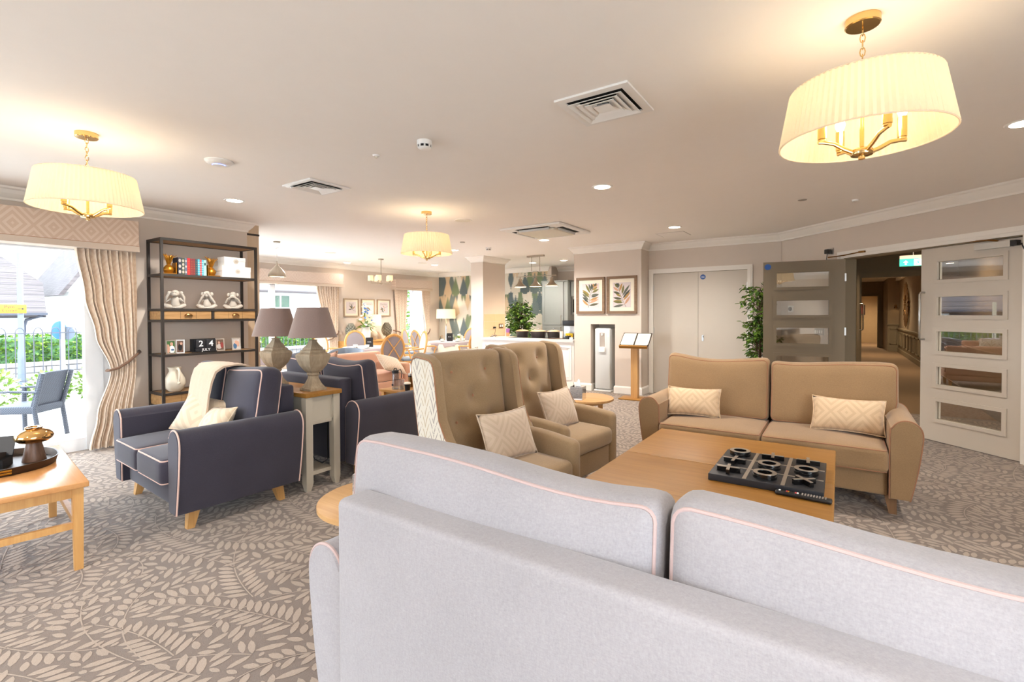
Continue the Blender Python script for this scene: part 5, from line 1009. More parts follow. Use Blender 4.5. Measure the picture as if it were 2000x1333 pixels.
o = thing('thermostat', 'white square room control with dark round dial behind the open door', 'thermostat', (*w45((Vector((-.603, 8.289))-A45).length, -.001), 1.45), -45); MB().box(-.045, .045, -.014, 0, -.05, .05).build('plate', 'white_plastic', o, False); MB().lathe([(.03, 0), (.028, .012), (0, .012)], 20, m=Matrix.Translation((0, -.014, 0)) @ Matrix.Rotation(R(90), 4, 'X')).build('dial', 'black_plastic', o)
# ================================================================ ficus trees
def ficus(name, label, loc, zb, zt, rad, n, seed, mats=('leaf_green', 'leaf_dark'), leaf=.055, pot=True):
    rnd = random.Random(seed); o = thing(name, label, 'plant', loc)
    if pot: MB().lathe([(0, 0), (.12, 0), (.16, .28), (.165, .30), (.15, .30), (.14, .27), (0, .27)], 24).build('pot', 'leather_dark', o)
    m_ = MB()
    for k in range(3): a = k*2.1; m_.tube([(.02*math.cos(a), .02*math.sin(a), .25 if pot else 0), (.03*math.cos(a+1), .03*math.sin(a+1), (zb+zt)/3), (.04*math.cos(a+2), .04*math.sin(a+2), zt*.85)], [.016, .013, .005], 6)
    m_.build('trunk', 'stem_brown', o); tw = MB(); lv = [MB() for _ in mats]
    for b in range(n//11):
        z = rnd.uniform(zb, zt*.95); a = rnd.uniform(0, 2*PI); t = (z-zb)/(zt-zb); R_ = rad*(.55+.45*math.sin(PI*min(1, .15+.8*t)))*rnd.uniform(.55, 1.1); e = Vector((R_*math.cos(a), R_*math.sin(a), z+rnd.uniform(-.02, .12))); s0 = Vector((0, 0, z-.08)); tw.tube([s0, (s0+e)/2+Vector((0, 0, .05)), e], .003, 4)
        for k in range(11):
            p = s0.lerp(e, rnd.uniform(.35, 1.05))+Vector((rnd.uniform(-.05, .05), rnd.uniform(-.05, .05), rnd.uniform(-.05, .03))); d = (Vector((math.cos(a+rnd.uniform(-1.2, 1.2)), math.sin(a+rnd.uniform(-1.2, 1.2)), rnd.uniform(-.9, .35)))).normalized(); s_ = d.cross(Vector((rnd.uniform(-.4, .4), rnd.uniform(-.4, .4), 1))).normalized(); u = s_.cross(d); L = leaf*rnd.uniform(.8, 1.35); w = L*.30
            lv[rnd.random() < .45].add([p, p+d*L*.35+s_*w+u*.006, p+d*L*.75+s_*w*.7, p+d*L-u*.01, p+d*L*.75-s_*w*.7, p+d*L*.35-s_*w+u*.006, p+d*L*.5-u*.006], [(0, 1, 6), (1, 2, 6), (2, 3, 6), (3, 4, 6), (4, 5, 6), (5, 0, 6)])
    tw.build('twigs', 'stem_brown', o)
    for l_, mt in zip(lv, mats): f_ = l_.build('foliage', mt, o, False); f_['kind'] = 'stuff'
    return o
ficus('ficus_tree', 'artificial ficus tree standing behind the open olive door', (-1.0, 8.08, 0), .75, 1.90, .26, 1000, 3, leaf=.065); ficus('ficus_tree', 'artificial ficus tree in the kitchen against the fern wallpaper', (-6.55, 10.1, 0), .85, 1.75, .38, 1500, 5, leaf=.075)
# ================================================================ kitchen counter things
def pot(label, x, y, r, rz):
    o = thing('casserole_pot', label, 'pot', (x, y, .9125), rz, 'casserole pots'); MB().lathe([(0, 0), (r*.86, 0), (r*.9, .01), (r, .11), (r*1.02, .115), (r*.94, .115), (0, .02)], 32).build('body', 'pot_brown', o); ld = MB().lathe([(0, .115), (r*1.03, .115), (r*1.03, .124), (r*.8, .138), (r*.4, .15), (0, .154)], 32).build('lid', 'pot_lid', o); MB().lathe([(.010, .152), (.010, .165), (.02, .17), (.02, .182), (0, .186)], 14).build('knob', 'chrome', ld)
    for s in (-1, 1): MB().tube([(s*r*.98, -.03, .10), (s*(r+.035), -.025, .104), (s*(r+.035), .025, .104), (s*r*.98, .03, .10)], .008, 6).build('handle', 'pot_brown', o)
pot('brown casserole pot with tan lid, nearest the column', -5.52, 8.57, .13, 10); pot('largest brown casserole pot with tan lid, in the middle', -5.10, 8.52, .16, 5); pot('brown casserole pot with tan lid, beside the paper cups', -4.76, 8.55, .13, -8)
o = thing('travel_cup', 'purple and orange tall cup beside the column', 'cup', (-5.95, 8.66, .906)); MB().lathe([(0, 0), (.034, 0), (.037, .08), (0, .08)], 20).build('lower_body', 'tumbler_orange', o); MB().lathe([(0, .08), (.037, .08), (.043, .165), (.039, .165), (0, .09)], 20).build('upper_body', 'tumbler_purple', o)
for k in range(4):
    o = thing('paper_cup', ['lowest of the stacked white paper cups on the counter', 'second lowest of the stacked white paper cups on the counter', 'third of the stacked white paper cups on the counter', 'topmost of the stacked white paper cups on the counter'][k], 'cup', (-4.46, 8.32, .906+k*.014), 0, 'stacked paper cups'); MB().lathe([(.0255, 0), (.0355, .10), (.0335, .10), (.0265, .008), (0, .008)], 20).build('cup_wall', 'ceramic_white', o); MB().tube([(.0365*math.cos(j*PI/10), .0365*math.sin(j*PI/10), .101) for j in range(20)], .0018, 5, True).build('rolled_rim', 'ceramic_white', o)
o = thing('coffee_machine', 'silver coffee machine with black hood and yellow notice', 'coffee machine', (-4.40, 8.63, .906)); MB().rbox(.24, .22, .25, .01, (0, 0, .125), n=1).build('body', 'steel', o); MB().rbox(.27, .25, .10, .012, (0, -.01, .305), n=1).build('hood', 'black_plastic', o); MB().box(-.05, .10, -.16, -.15, .03, .10).build('notice', 'lemon_label', o, False); MB().prism([(-.02, .045), (.01, .045), (-.005, .075)], -.162, -.16, 1).build('notice_mark', 'ink', o, False)
for k in range(2): MB().box(.02, .085, -.162, -.16, .05+k*.018, .058+k*.018).build('notice_line', 'ink', o, False)
MB().box(-.1, .1, -.15, -.11, 0, .02).build('drip_tray', 'black_plastic', o, False)
o = thing('card_reader', 'small black device beside the paper cups', 'device', (-4.30, 8.28, .906)); MB().rbox(.08, .10, .06, .01, (0, 0, .031), n=1).build('case', 'black_plastic', o); MB().box(.045, .11, -.03, .0, 0, .035).build('white_note', 'white_ink', o, False)
o = thing('wooden_tray', 'thin wooden board near the paper cups on the counter', 'board', (-4.52, 8.23, .906), 3); MB().box(-.14, .12, -.07, .07, 0, .012).build('board', 'walnut', o, False); MB().box(-.12, .0, -.05, .05, .012, .016).build('mat', 'leather_dark', o, False)
o = thing('notepad', 'white papers with pen at the column end of the counter', 'paper', (-6.02, 8.18, .906), 12); MB().box(-.10, .10, -.07, .07, 0, .004).build('sheet', 'paper', o, False); MB().tube([(-.04, -.02, .009), (.08, .04, .04)], .005, 6).build('pen', 'black_plastic', o)
o = thing('spectacles', 'brown spectacles lying by the papers on the counter', 'glasses', (-6.10, 8.36, .906), 20); m_ = MB()
for s in (-1, 1): m_.tube([(s*.032+.024*math.cos(a*PI/6), 0, .024+.019*math.sin(a*PI/6)) for a in range(12)], .003, 5, True); m_.tube([(s*.058, 0, .03), (s*.06, .1, .02)], .003, 5)
m_.tube([(-.008, 0, .026), (.008, 0, .026)], .003, 5).build('frame', 'antique_brass', o)
for s in (-1, 1): MB().lathe([(.022, 0), (.022, .001)], 12, m=Matrix.Translation((s*.032, 0, .024)) @ Matrix.Rotation(R(90), 4, 'X')).build('lens', 'clear_glass', o)
def lamp_glow(o, z, e=5):
    l = bpy.data.lights.new('lamp_light', 'POINT'); l.energy = e; l.color = (1, .88, .70); l.shadow_soft_size = .05; lo = bpy.data.objects.new('lamp_light', l); COL.objects.link(lo); lo.parent = o; lo.location = (0, 0, z)
# ================================================================ dining room
def dining_chair(label, loc, rz, back='oval_grey'):
    o = thing('dining_chair', label, 'chair', loc, rz, 'oval back dining chairs')     # faces -y
    a0 = R(-7); E = lambda k, w, h, y=0: (w*math.cos(k), .22+y+(.72+h*math.sin(k)-.5)*.14, .76+h*math.sin(k))
    ring = [E(2*PI*k/32, .215, .255) for k in range(32)]; MB().tube(ring, .020, 8, True, flat=1.4).build('back_ring', 'beech', o)
    n = 28; f = [E(2*PI*k/n, .20, .24, -.012) for k in range(n)]; f2 = [E(2*PI*k/n, .20, .24, .012) for k in range(n)]; f0 = [E(2*PI*k/n, .11, .13, -.026) for k in range(n)]; f3 = [E(2*PI*k/n, .11, .13, .020) for k in range(n)]
    MB().rings([f0, f, f2, f3]).build('back_pad', back, o)
    for s in (-1, 1): MB().tube([(s*.14, .22+(.72-.19-.5)*.14+.022, .76-.19), (s*.012, .22+.22*.14+.028, .76), (-s*.14, .22+(.72+.19-.5)*.14+.022, .76+.19)], .010, 6).build('cross_bar', 'beech', o)
    MB().rbox(.48, .46, .06, .028, (0, -.02, .465), n=4, fn=lambda p: Vector((p.x*(1-.08*(p.y > .1)), p.y, p.z+.012*(1-(p.x/.24)**2)))).build('seat', 'blue_leather', o); MB().rbox(.47, .45, .05, .012, (0, -.02, .42), n=1).build('seat_rail', 'beech', o)
    for s in (-1, 1):
        MB().tube([(s*.19, -.21, .42), (s*.20, -.215, .25), (s*.19, -.225, .02), (s*.195, -.235, 0)], [.024, .018, .013, .014], 8).build('front_leg', 'beech', o); MB().tube([(s*.12, .215, .53), (s*.17, .21, .47), (s*.18, .20, .40), (s*.19, .23, .2), (s*.20, .28, 0)], [.020, .022, .022, .017, .014], 8).build('rear_leg', 'beech', o)
        MB().tube([(s*.205, .20, .68), (s*.24, .08, .675), (s*.25, -.06, .67), (s*.235, -.13, .655), (s*.225, -.09, .55), (s*.22, -.07, .44)], [.016, .016, .018, .018, .016, .016], 8).build('arm', 'beech', o)
    return o
dining_chair('oval back armchair with crossed bars turned away, nearest the peach sofa', (-6.98, 6.18, 0), -105); dining_chair('oval back armchair with striped pad behind the nearest dining chair', (-7.40, 7.22, 0), -28, 'stripe_pale'); dining_chair('oval back armchair with crossed bars before the bright narrow window', (-7.84, 8.10, 0), 165)
dining_chair('oval back armchair beside the crossed bar chair at the far table', (-8.50, 8.42, 0), 119); dining_chair('striped oval back armchair against the column', (-6.95, 8.62, 0), -104, 'stripe_pale'); dining_chair('grey oval back armchair on the far side of the far table', (-7.85, 9.58, 0), 8)
dining_chair('striped oval back armchair by the wide window curtain', (-8.68, 6.20, 0), 107, 'stripe_pale'); dining_chair('grey oval back armchair beside the window curtain at first table', (-8.72, 6.92, 0), 66)
def dining_table(label, loc, r=.50):
    o = thing('dining_table', label, 'table', loc, 0, 'round dining tables'); MB().lathe([(0, 0), (.22, 0), (.22, .02), (.05, .05), (.04, .68), (.2, .71), (0, .71)], 24).build('pedestal', 'beech', o); MB().lathe([(0, .71), (r, .71), (r, .735), (0, .735)], 40).build('tabletop', 'beech', o)
    c = thing('tablecloth', 'cream cloth draped over '+label.split(' table')[0]+' table', 'tablecloth', loc, 0, 'cream tablecloths'); n = 64; rs = []
    for rr, z, am in ((.02, .738, 0), (r, .738, 0), (r+.012, .73, .0), (r+.03, .62, .02), (r+.035, .45, .05)): rs.append([((rr+am*math.sin(k*2*PI/n*9))*math.cos(2*PI*k/n), (rr+am*math.sin(k*2*PI/n*9))*math.sin(2*PI*k/n), z) for k in range(n)])
    MB().rings(rs, True, False).build('cloth', 'table_cream', c, angle=80)
    rs = []
    for rr, z, am in ((.02, .742, 0), (r, .742, 0), (r+.018, .732, .0), (r+.036, .66, 1)):
        row = []
        for k in range(n):
            a = 2*PI*k/n; drop = .09*abs(math.cos(2*a))**1.5; row.append(((rr)*math.cos(a), (rr)*math.sin(a), z-(drop if am else 0)))
        rs.append(row)
    MB().rings(rs, True, False).build('mauve_overlay', 'table_mauve', c, angle=80)
T1, T2, T0 = (-7.80, 6.46, 0), (-7.75, 8.82, 0), (-8.38, 4.38, 0)
dining_table('first dining table behind the peach sofa', T1); dining_table('far dining table by the fern wallpaper', T2); dining_table('window dining table under the dome pendant', T0, .55)
def cup(label, x, y):
    o = thing('teacup', label, 'cup', (x, y, .7435), random.uniform(0, 360), 'teacups and saucers'); MB().lathe([(0, 0), (.03, 0), (.07, .012), (.072, .016), (.03, .006), (0, .006)], 24).build('saucer', 'ceramic_white', o); MB().lathe([(.02, .006), (.03, .012), (.04, .05), (.042, .065), (.038, .065), (.028, .018), (0, .014)], 22).build('bowl', 'ceramic_white', o); MB().tube([(.039, 0, .055), (.058, 0, .05), (.058, 0, .03), (.034, 0, .022)], .004, 6).build('handle', 'ceramic_white', o)
for lb, x, y in (('white teacup on the first dining table, right of the menu', -7.55, 6.62), ('white teacup on the first dining table, left of the menu', -7.80, 6.12), ('white teacup before the menu on the first dining table', -7.55, 6.20), ('white teacup left of the menu on the far dining table', -7.75, 8.55), ('white teacup right of the menu on the far dining table', -7.45, 8.75), ('white teacup at the right edge of the far dining table', -7.48, 9.0)): cup(lb, x, y)
def menu(label, x, y, rz, z=.7435, h=.19):
    o = thing('menu_holder', label, 'menu', (x, y, z), rz, 'black menu holders'); m_ = MB()
    for s in (-1, 1): m_.box(-.07, .07, -.003, .003, 0, h, Matrix.Translation((0, s*.028, 0)) @ Matrix.Rotation(R(s*8), 4, 'X'))
    m_.build('cover', 'menu_black', o, False); MB().box(-.035, -.02, -.0335, -.0315, h*.5, h*.5+.015).box(-.01, .035, -.0335, -.0315, h*.5+.002, h*.5+.006).box(-.01, .025, -.0335, -.0315, h*.5+.010, h*.5+.013).build('gold_print', 'white_ink', o, False)
menu('black menu holder on the first dining table', -7.75, 6.42, 52); menu('black menu holder on the far dining table', -7.75, 8.82, 42); menu('black menu holder on the window dining table', -8.30, 4.45, 55)
def bouquet(label, x, y, z, s=1, pot_m='ceramic_white'):
    rnd = random.Random(int(-x*100)); o = thing('flower_pot', label, 'flowers', (x, y, z), 0, 'small flower pots'); MB().lathe([(0, 0), (.035*s, 0), (.045*s, .07*s), (.04*s, .07*s), (0, .03)], 18).build('pot', pot_m, o); g = MB(); w = MB()
    for k in range(16): a = rnd.uniform(0, 6.28); d = Vector((math.cos(a), math.sin(a), 1.4)).normalized(); p = Vector((0, 0, .06*s)); g.tube([p, p+d*.05*s, p+d*.10*s+Vector((0, 0, -.01))], [.004, .014*s, .002], 5, flat=.3)
    for k in range(5): a = rnd.uniform(0, 6.28); r = rnd.uniform(.01, .05)*s; ball(w, (r*math.cos(a), r*math.sin(a), (.13+.03*rnd.random())*s), .024*s, (1, 1, .8))
    g.build('leaves', 'leaf_green', o); w.build('blossoms', 'petal_white', o)
bouquet('white flower pot on the window dining table beside the bookcase end', -8.20, 4.42, .7435, 1.2); bouquet('white flower pot between the taupe lamps on the window table', -7.98, 4.62, .7435, 1.3); bouquet('small white flower pot on the far dining table', -7.62, 9.0, .7435, .9)
def tub(label, loc, rz):
    o = thing('tub_chair', label, 'chair', loc, rz, 'blue tub chairs'); rs = []; n = 20
    for rr, z in ((.30, .30), (.335, .32), (.345, .74), (.335, .77), (.30, .775), (.285, .75), (.28, .40)): rs.append([(rr*math.cos(PI*(-.12+1.24*k/n)), rr*math.sin(PI*(-.12+1.24*k/n)), z-.12*(abs(k/n-.5)*2)**2*(z > .5)) for k in range(n+1)])
    MB().rings(list(map(list, zip(*rs)))).build('shell', 'blue_leather', o); MB().lathe([(0, .30), (.29, .30), (.295, .42), (.26, .46), (0, .47)], 28).build('seat', 'blue_leather', o)
    for k in range(4): a = PI/4+k*PI/2; MB().tube([(.24*math.cos(a), .24*math.sin(a), 0), (.20*math.cos(a), .20*math.sin(a), .31)], [.014, .02], 8).build('leg', 'beech', o)
tub('blue grey tub chair behind the taupe lamps', (-7.42, 5.60, 0), 40); tub('blue grey tub chair at the window dining table near the window', (-8.20, 5.32, 0), -10)
o = thing('sideboard', 'low pale wood sideboard under the herb prints', 'sideboard', (-9.73, 8.14, 0)); MB().box(-.215, .20, -.85, .85, .06, .72).build('carcass', 'oak_y', o, False); MB().box(-.215, .22, -.87, .87, .72, .752).build('top', 'oak_y', o, False)
for k in range(3): d = MB().box(.20, .215, -.82+k*.553, -.82+k*.553+.534, .10, .70).build('door', 'oak_y', o, False); ball(mm := MB(), (.225, -.82+k*.553+.46, .42), .014); mm.build('knob', 'antique_brass', d)
for x in (-.18, .17):
    for y in (-.8, .8): MB().box(x-.02, x+.02, y-.02, y+.02, 0, .06).build('leg', 'oak_leg', o, False)
def finial(label, y, mt):
    o = thing('artichoke_finial', label, 'ornament', (-9.66, y, .753), 0, 'artichoke ornaments'); MB().lathe([(0, 0), (.06, 0), (.06, .02), (.025, .05), (.03, .09), (.06, .11), (.10, .17), (.10, .24), (.07, .34), (.03, .41), (0, .43)], 18).build('core', mt, o); m_ = MB()
    for r in range(9):
        z = .11+r*.034; rr = .105*math.sin(PI*(.22+.75*(r/9)))+.012
        for k in range(9):
            a = 2*PI*(k+.5*(r % 2))/9; q = Matrix.Rotation(a, 4, 'Z'); m_.add([(rr-.012, -.03, z-.02), (rr-.012, .03, z-.02), (rr+.012, .022, z+.02), (rr+.008, 0, z+.05), (rr+.012, -.022, z+.02), (rr+.02, 0, z)], [(0, 1, 5), (1, 2, 5), (2, 3, 5), (3, 4, 5), (4, 0, 5)], q)
    m_.build('scales', mt, o, False)
finial('pale grey artichoke ornament left of the flower vase', 7.46, 'finial_grey'); finial('weathered artichoke ornament right of the lattice lamp', 8.56, 'finial_dark')
o = thing('flower_vase', 'white vase with tall white and blue flower arrangement', 'vase', (-9.55, 7.80, .753)); MB().lathe([(0, 0), (.09, 0), (.115, .06), (.12, .2), (.10, .30), (.085, .33), (.075, .33), (0, .28)], 26).build('vase', 'ceramic_white', o); rnd = random.Random(4); g, g2, w, bl = MB(), MB(), MB(), MB()
for k in range(26):
    a = rnd.uniform(0, 6.28); L = rnd.uniform(.18, .36); dz = rnd.uniform(-.25, 1.2); d = Vector((math.cos(a), math.sin(a), dz)).normalized(); p = Vector((0, 0, .32)); (g if k % 2 else g2).tube([p, p+d*L*.5+Vector((0, 0, .02)), p+d*L-Vector((0, 0, .05))], [.006, .035, .003], 6, flat=.25)
for k in range(7): y = -.05+.01*k; g.tube([(0, 0, .32), (.02, -.04, .6), (.03, y-.02, .85)], [.006, .018, .004], 5, flat=.4)
for k in range(46):
    t = rnd.random()**1.3; c = Vector((rnd.uniform(-.03, .10), -.05+(1-t)*rnd.uniform(-.10, .30), .38+.50*t+rnd.uniform(-.03, .03))); ball(w if k % 3 else bl, tuple(c), rnd.uniform(.025, .045) if k % 3 else rnd.uniform(.018, .03), (1, 1, .8))
g.build('green_leaves', 'leaf_green', o); g2.build('pale_leaves', 'leaf_pale', o); w.build('white_blossoms', 'petal_white', o); bl.build('blue_blossoms', 'petal_blue', o)
for c_ in children(o):
    if c_.name.split('.')[0] in ('green_leaves', 'pale_leaves', 'white_blossoms', 'blue_blossoms'): c_['kind'] = 'stuff'
o = thing('lattice_lamp', 'white drum lamp with lattice base on the sideboard', 'lamp', (-9.72, 8.17, .753)); MB().lathe([(0, 0), (.07, 0), (.11, .06), (.11, .15), (.06, .24), (.02, .26), (.01, .34), (0, .34)], 24).build('base', 'vase_beige', o); m_ = MB()
for k in range(10):
    for s in (-1, 1): m_.tube([((.078+.036*math.sin(PI*t/8))*math.cos(k*PI/5+s*t*.13), (.078+.036*math.sin(PI*t/8))*math.sin(k*PI/5+s*t*.13), .02+.022*t) for t in range(9)], .004, 4)
m_.build('lattice', 'stone_white', o); MB().lathe([(.21, .35), (.20, .635), (.197, .635), (.207, .35), (.21, .35)], 36, caps=False).build('shade', 'white_shade', o); MB().lathe([(0, .40), (.03, .43), (.025, .48), (0, .5)], 10).build('bulb', 'bulb_glow', o); lamp_glow(o, .47)
o = thing('floor_lamp', 'chrome swing arm floor lamp with white drum shade in the far corner', 'lamp', (-9.32, 10.45, 0)); MB().lathe([(0, 0), (.14, 0), (.14, .02), (.015, .03), (.012, .06), (0, .06)], 26).build('base', 'chrome', o); MB().tube([(0, 0, .03), (0, 0, 1.06)], .011, 8).build('pole', 'chrome', o); MB().tube([(0, 0, 1.05), (.06, -.05, 1.12), (0, 0, 1.22), (0, 0, 1.30)], .010, 8).build('swing_arm', 'chrome', o); MB().lathe([(.275, 1.26), (.265, 1.53), (.262, 1.53), (.272, 1.26), (.275, 1.26)], 36, caps=False).build('shade', 'white_shade', o); MB().lathe([(0, 1.30), (.03, 1.33), (.03, 1.38), (0, 1.42)], 12).build('bulb', 'bulb_glow', o); lamp_glow(o, 1.38)
# drinks on the small table by the peach sofa
o = thing('small_coffee_table', 'small oak coffee table with drinks beside the peach sofa', 'table', (-4.57, 4.45, 0)); MB().rbox(.52, .60, .03, .004, (0, 0, .435), n=1).build('tabletop', 'oak', o)
for x in (-1, 1):
    for y in (-1, 1): MB().box(x*.22-.022, x*.22+.022, y*.26-.022, y*.26+.022, 0, .42).build('leg', 'oak_leg', o, False)
MB().box(-.2, .2, -.25, .25, .36, .42).build('apron', 'oak', o, False)
o = thing('water_bottle', 'clear water bottle with black loop lid', 'bottle', (-4.62, 4.23, .4505)); MB().lathe([(0, 0), (.042, 0), (.044, .01), (.044, .19), (.036, .21), (.034, .21), (.041, .185), (.041, .012), (0, .012)], 24).build('bottle_body', 'clear_glass', o); MB().lathe([(.040, .205), (.042, .205), (.042, .235), (.03, .245), (0, .245)], 20).build('lid', 'black_plastic', o); MB().tube([(-.03, 0, .24), (-.02, 0, .265), (.02, 0, .265), (.03, 0, .24)], .006, 6).tube([(.04, 0, .24), (.07, .02, .255), (.085, .03, .21), (.075, .03, .15)], .006, 6).build('carry_loop', 'black_plastic', o); MB().box(-.02, .01, -.0455, -.044, .05, .075).build('logo_mark', 'ink', o, False)
o = thing('drinking_glass', 'clear tumbler standing beside the water bottle', 'glass', (-4.53, 4.25, .4505)); MB().lathe([(0, 0), (.028, 0), (.034, .13), (.032, .13), (.026, .008), (0, .008)], 22).build('vessel', 'clear_glass', o); MB().lathe([(0, .008), (.0262, .008), (.0285, .05), (0, .05)], 20).build('water', 'clear_glass', o)
o = thing('travel_mug', 'brushed copper travel mug with dark band', 'mug', (-4.62, 4.50, .4505)); MB().lathe([(0, 0), (.032, 0), (.038, .13), (0, .13)], 22).build('mug_body', 'antique_brass', o); MB().lathe([(.0385, .13), (.041, .13), (.041, .15), (0, .15)], 22).build('band', 'black_plastic', o); MB().lathe([(0, .15), (.04, .15), (.041, .175), (.034, .178), (0, .17)], 22).build('lid', 'pewter', o)
o = thing('coffee_cup', 'black takeaway coffee cup with cream lid', 'cup', (-4.43, 4.25, .4505)); MB().lathe([(0, 0), (.030, 0), (.040, .085), (0, .085)], 22).build('cup_body', 'black_plastic', o); MB().lathe([(.042, .083), (.043, .092), (.036, .105), (0, .105)], 22).build('lid', 'cream_plastic', o)
o = thing('black_tray', 'round black tray with gold rim, partly behind the wing chair', 'tray', (-4.38, 4.52, .4505)); MB().lathe([(0, 0), (.09, 0), (.11, .03), (.105, .03), (.088, .006), (0, .006)], 28).build('tray_dish', 'black_plastic', o); MB().tube([(.108*math.cos(k*PI/14), .108*math.sin(k*PI/14), .03) for k in range(28)], .003, 5, True).build('gold_rim', 'gold_paint', o); o = thing('black_cup', 'low black cup in the black tray', 'cup', (-4.41, 4.50, .4567)); MB().lathe([(0, 0), (.035, 0), (.04, .074), (.036, .074), (.03, .012), (0, .012)], 18).build('vessel', 'lacquer_black', o); MB().tube([(.038, 0, .06), (.058, 0, .05), (.055, 0, .025), (.036, 0, .02)], .005, 6).build('handle', 'lacquer_black', o)
o = thing('black_flask', 'tall black flask in the black tray', 'flask', (-4.34, 4.54, .4567)); MB().lathe([(0, 0), (.03, 0), (.03, .11), (0, .11)], 18).build('body', 'lacquer_black', o); MB().lathe([(.028, .11), (.026, .135), (0, .137)], 18).build('cap', 'black_plastic', o)
# ================================================================ outdoors
GZ = -.06
struct('ground', MB().box(-14.2, -6.72, -14, 3.12, GZ-.2, GZ).box(-14.2, -10.2, 3.12, 20, GZ-.2, GZ).box(-6.72, 12, -14, -3.5, GZ-.2, GZ).box(2.9, 12, -3.5, 5, GZ-.2, GZ), 'concrete', label='pale paved patio outside the windows')
struct('ground', MB().box(-60, -14.2, -40, 60, GZ-.5, GZ-.3).box(-60, 60, -60, -14, GZ-.5, GZ-.3), 'tarmac', label='grey road beyond the railings')
o = thing('railings', 'black hoop topped metal railings beyond the patio', 'fence', (-13.9, 0, GZ)); y = .9; k = 0; bar = None; hoop = None
for k in range(84):
    yy = y+k*.137
    if bar is None: bar = MB().tube([(0, 0, 0), (0, 0, 1.10)], .009, 6).build('bar', 'gutter', o, loc=(0, yy, 0)); hoop = MB().tube([(0, .0685-.0685*math.cos(a*PI/8), 1.09+.11*math.sin(a*PI/8)) for a in range(9)], .009, 6).build('hoop', 'gutter', o, loc=(0, yy, 0)); continue
    b_ = bar.copy(); COL.objects.link(b_); b_.location = (0, yy, 0)
    if k % 2 == 0: h_ = hoop.copy(); COL.objects.link(h_); h_.location = (0, yy, 0)
MB().box(-.012, .012, .8, 12.5, 1.075, 1.095).build('top_rail', 'gutter', o, False); MB().box(-.012, .012, .8, 12.5, .10, .12).build('bottom_rail', 'gutter', o, False)
def bush(name, label, loc, r, n, mats=('leaf_green', 'leaf_pale'), leaf=.09, seed=1):
    rnd = random.Random(seed); o = thing(name, label, 'bush', loc, 0); lv = [MB(), MB()]
    MB().tube([(0, 0, 0), (0, 0, r[2]*.9)], [.03, .01], 6).build('stem', 'stem_brown', o)
    for k in range(n):
        d = Vector((rnd.gauss(0, 1), rnd.gauss(0, 1), rnd.gauss(0, 1))).normalized(); p = Vector((d.x*r[0], d.y*r[1], r[2]*(1+d.z)))*1.0*rnd.uniform(.82, 1.02); p.z = max(.02, p.z); t = (d+Vector((rnd.uniform(-.8, .8), rnd.uniform(-.8, .8), rnd.uniform(-.6, .8)))).normalized(); s_ = t.cross(Vector((rnd.uniform(-1, 1), rnd.uniform(-1, 1), 1))).normalized(); L = leaf*rnd.uniform(.7, 1.3)
        lv[rnd.random() < .35].add([p-s_*.0, p+t*L*.5+s_*L*.3, p+t*L, p+t*L*.5-s_*L*.3], [(0, 1, 2, 3)])
    for l_, mt in zip(lv, mats): q_ = l_.build('foliage', mt, o, False); q_['kind'] = 'stuff'
    return o
rnd = random.Random(2); lv = [MB(), MB()]
h = thing('hedge', 'clipped green hedge behind the railings', 'hedge', (-18.35, 4, GZ-.3)); MB().rbox(.8, 22, 1.1, .12, (0, 0, .62), n=3).build('core', 'hedge_green', h)
for k in range(9000):
    f_ = rnd.random(); y = rnd.uniform(-3.4, 9) ; p = Vector((.41, y, rnd.uniform(.1, 1.15))) if f_ < .75 else Vector((rnd.uniform(-.4, .42), y, 1.18)); t = Vector((rnd.uniform(.0, 1), rnd.uniform(-1, 1), rnd.uniform(-.6, 1))).normalized(); s_ = t.cross(Vector((rnd.uniform(-.6, .6), rnd.uniform(-.6, .6), 1))).normalized(); L = rnd.uniform(.06, .12)
    lv[rnd.random() < .4].add([p, p+t*L*.5+s_*L*.35, p+t*L, p+t*L*.5-s_*L*.35], [(0, 1, 2, 3)])
for l_, mt in zip(lv, ('leaf_green', 'leaf_dark')): q_ = l_.build('leaves', mt, h, False); q_['kind'] = 'stuff'
o = thing('garden_wall', 'low stone garden wall in front of the hedge', 'wall', (-17.4, 4, GZ-.35)); MB().box(-.14, .14, -8, 8, 0, .50).build('core', 'garden_stone', o, False); st = None; rnd = random.Random(8)
MB().box(-.17, .19, -8, 8, .50, .58).build('coping', 'concrete', o, False)
for r in range(3):
    y = -2.2-rnd.random()*.2
    while y < 2.2:
        L = rnd.uniform(.28, .5); s_ = MB().rbox(.05, L-.02, .145, .015, (.145+rnd.uniform(-.006, .006), y+L/2, .085+r*.16), n=1, k=1).build('stone', 'garden_stone', o); y += L
for i, (y, r_, sd_) in enumerate(((1.75, (.26, .26, .28), 1), (2.4, (.26, .26, .24), 2), (3.05, (.26, .26, .30), 3))): bush('flowering_shrub', ['low flowering shrub behind the rattan chair seat', 'low flowering shrub behind the rattan chair back', 'low flowering shrub beside the curtain edge'][i], (-11.0, y, GZ), r_, 700, ('leaf_green', 'petal_white'), .09, sd_)
bush('garden_tree', 'leafy green tree outside the narrow dining window', (-13.2, 14.0, GZ), (1.3, 1.5, 1.8), 3000, ('leaf_green', 'leaf_pale'), .2, 6); bush('garden_tree', 'pale green tree between the two houses', (-33, 5.4, GZ-1), (1.6, 1.2, 1.4), 1500, ('leaf_pale', 'leaf_green'), .3, 9)
o = thing('lamp_post', 'tall grey street lamp post behind the railings', 'lamp post', (-15.72, 2.975, GZ-.3)); MB().lathe([(.075, 0), (.07, .9), (.055, 1.0), (.05, 6.5), (0, 6.5)], 16).build('shaft', 'grey_post', o); MB().lathe([(.09, 0), (.09, .1), (.07, .12)], 16).build('collar', 'grey_post', o)
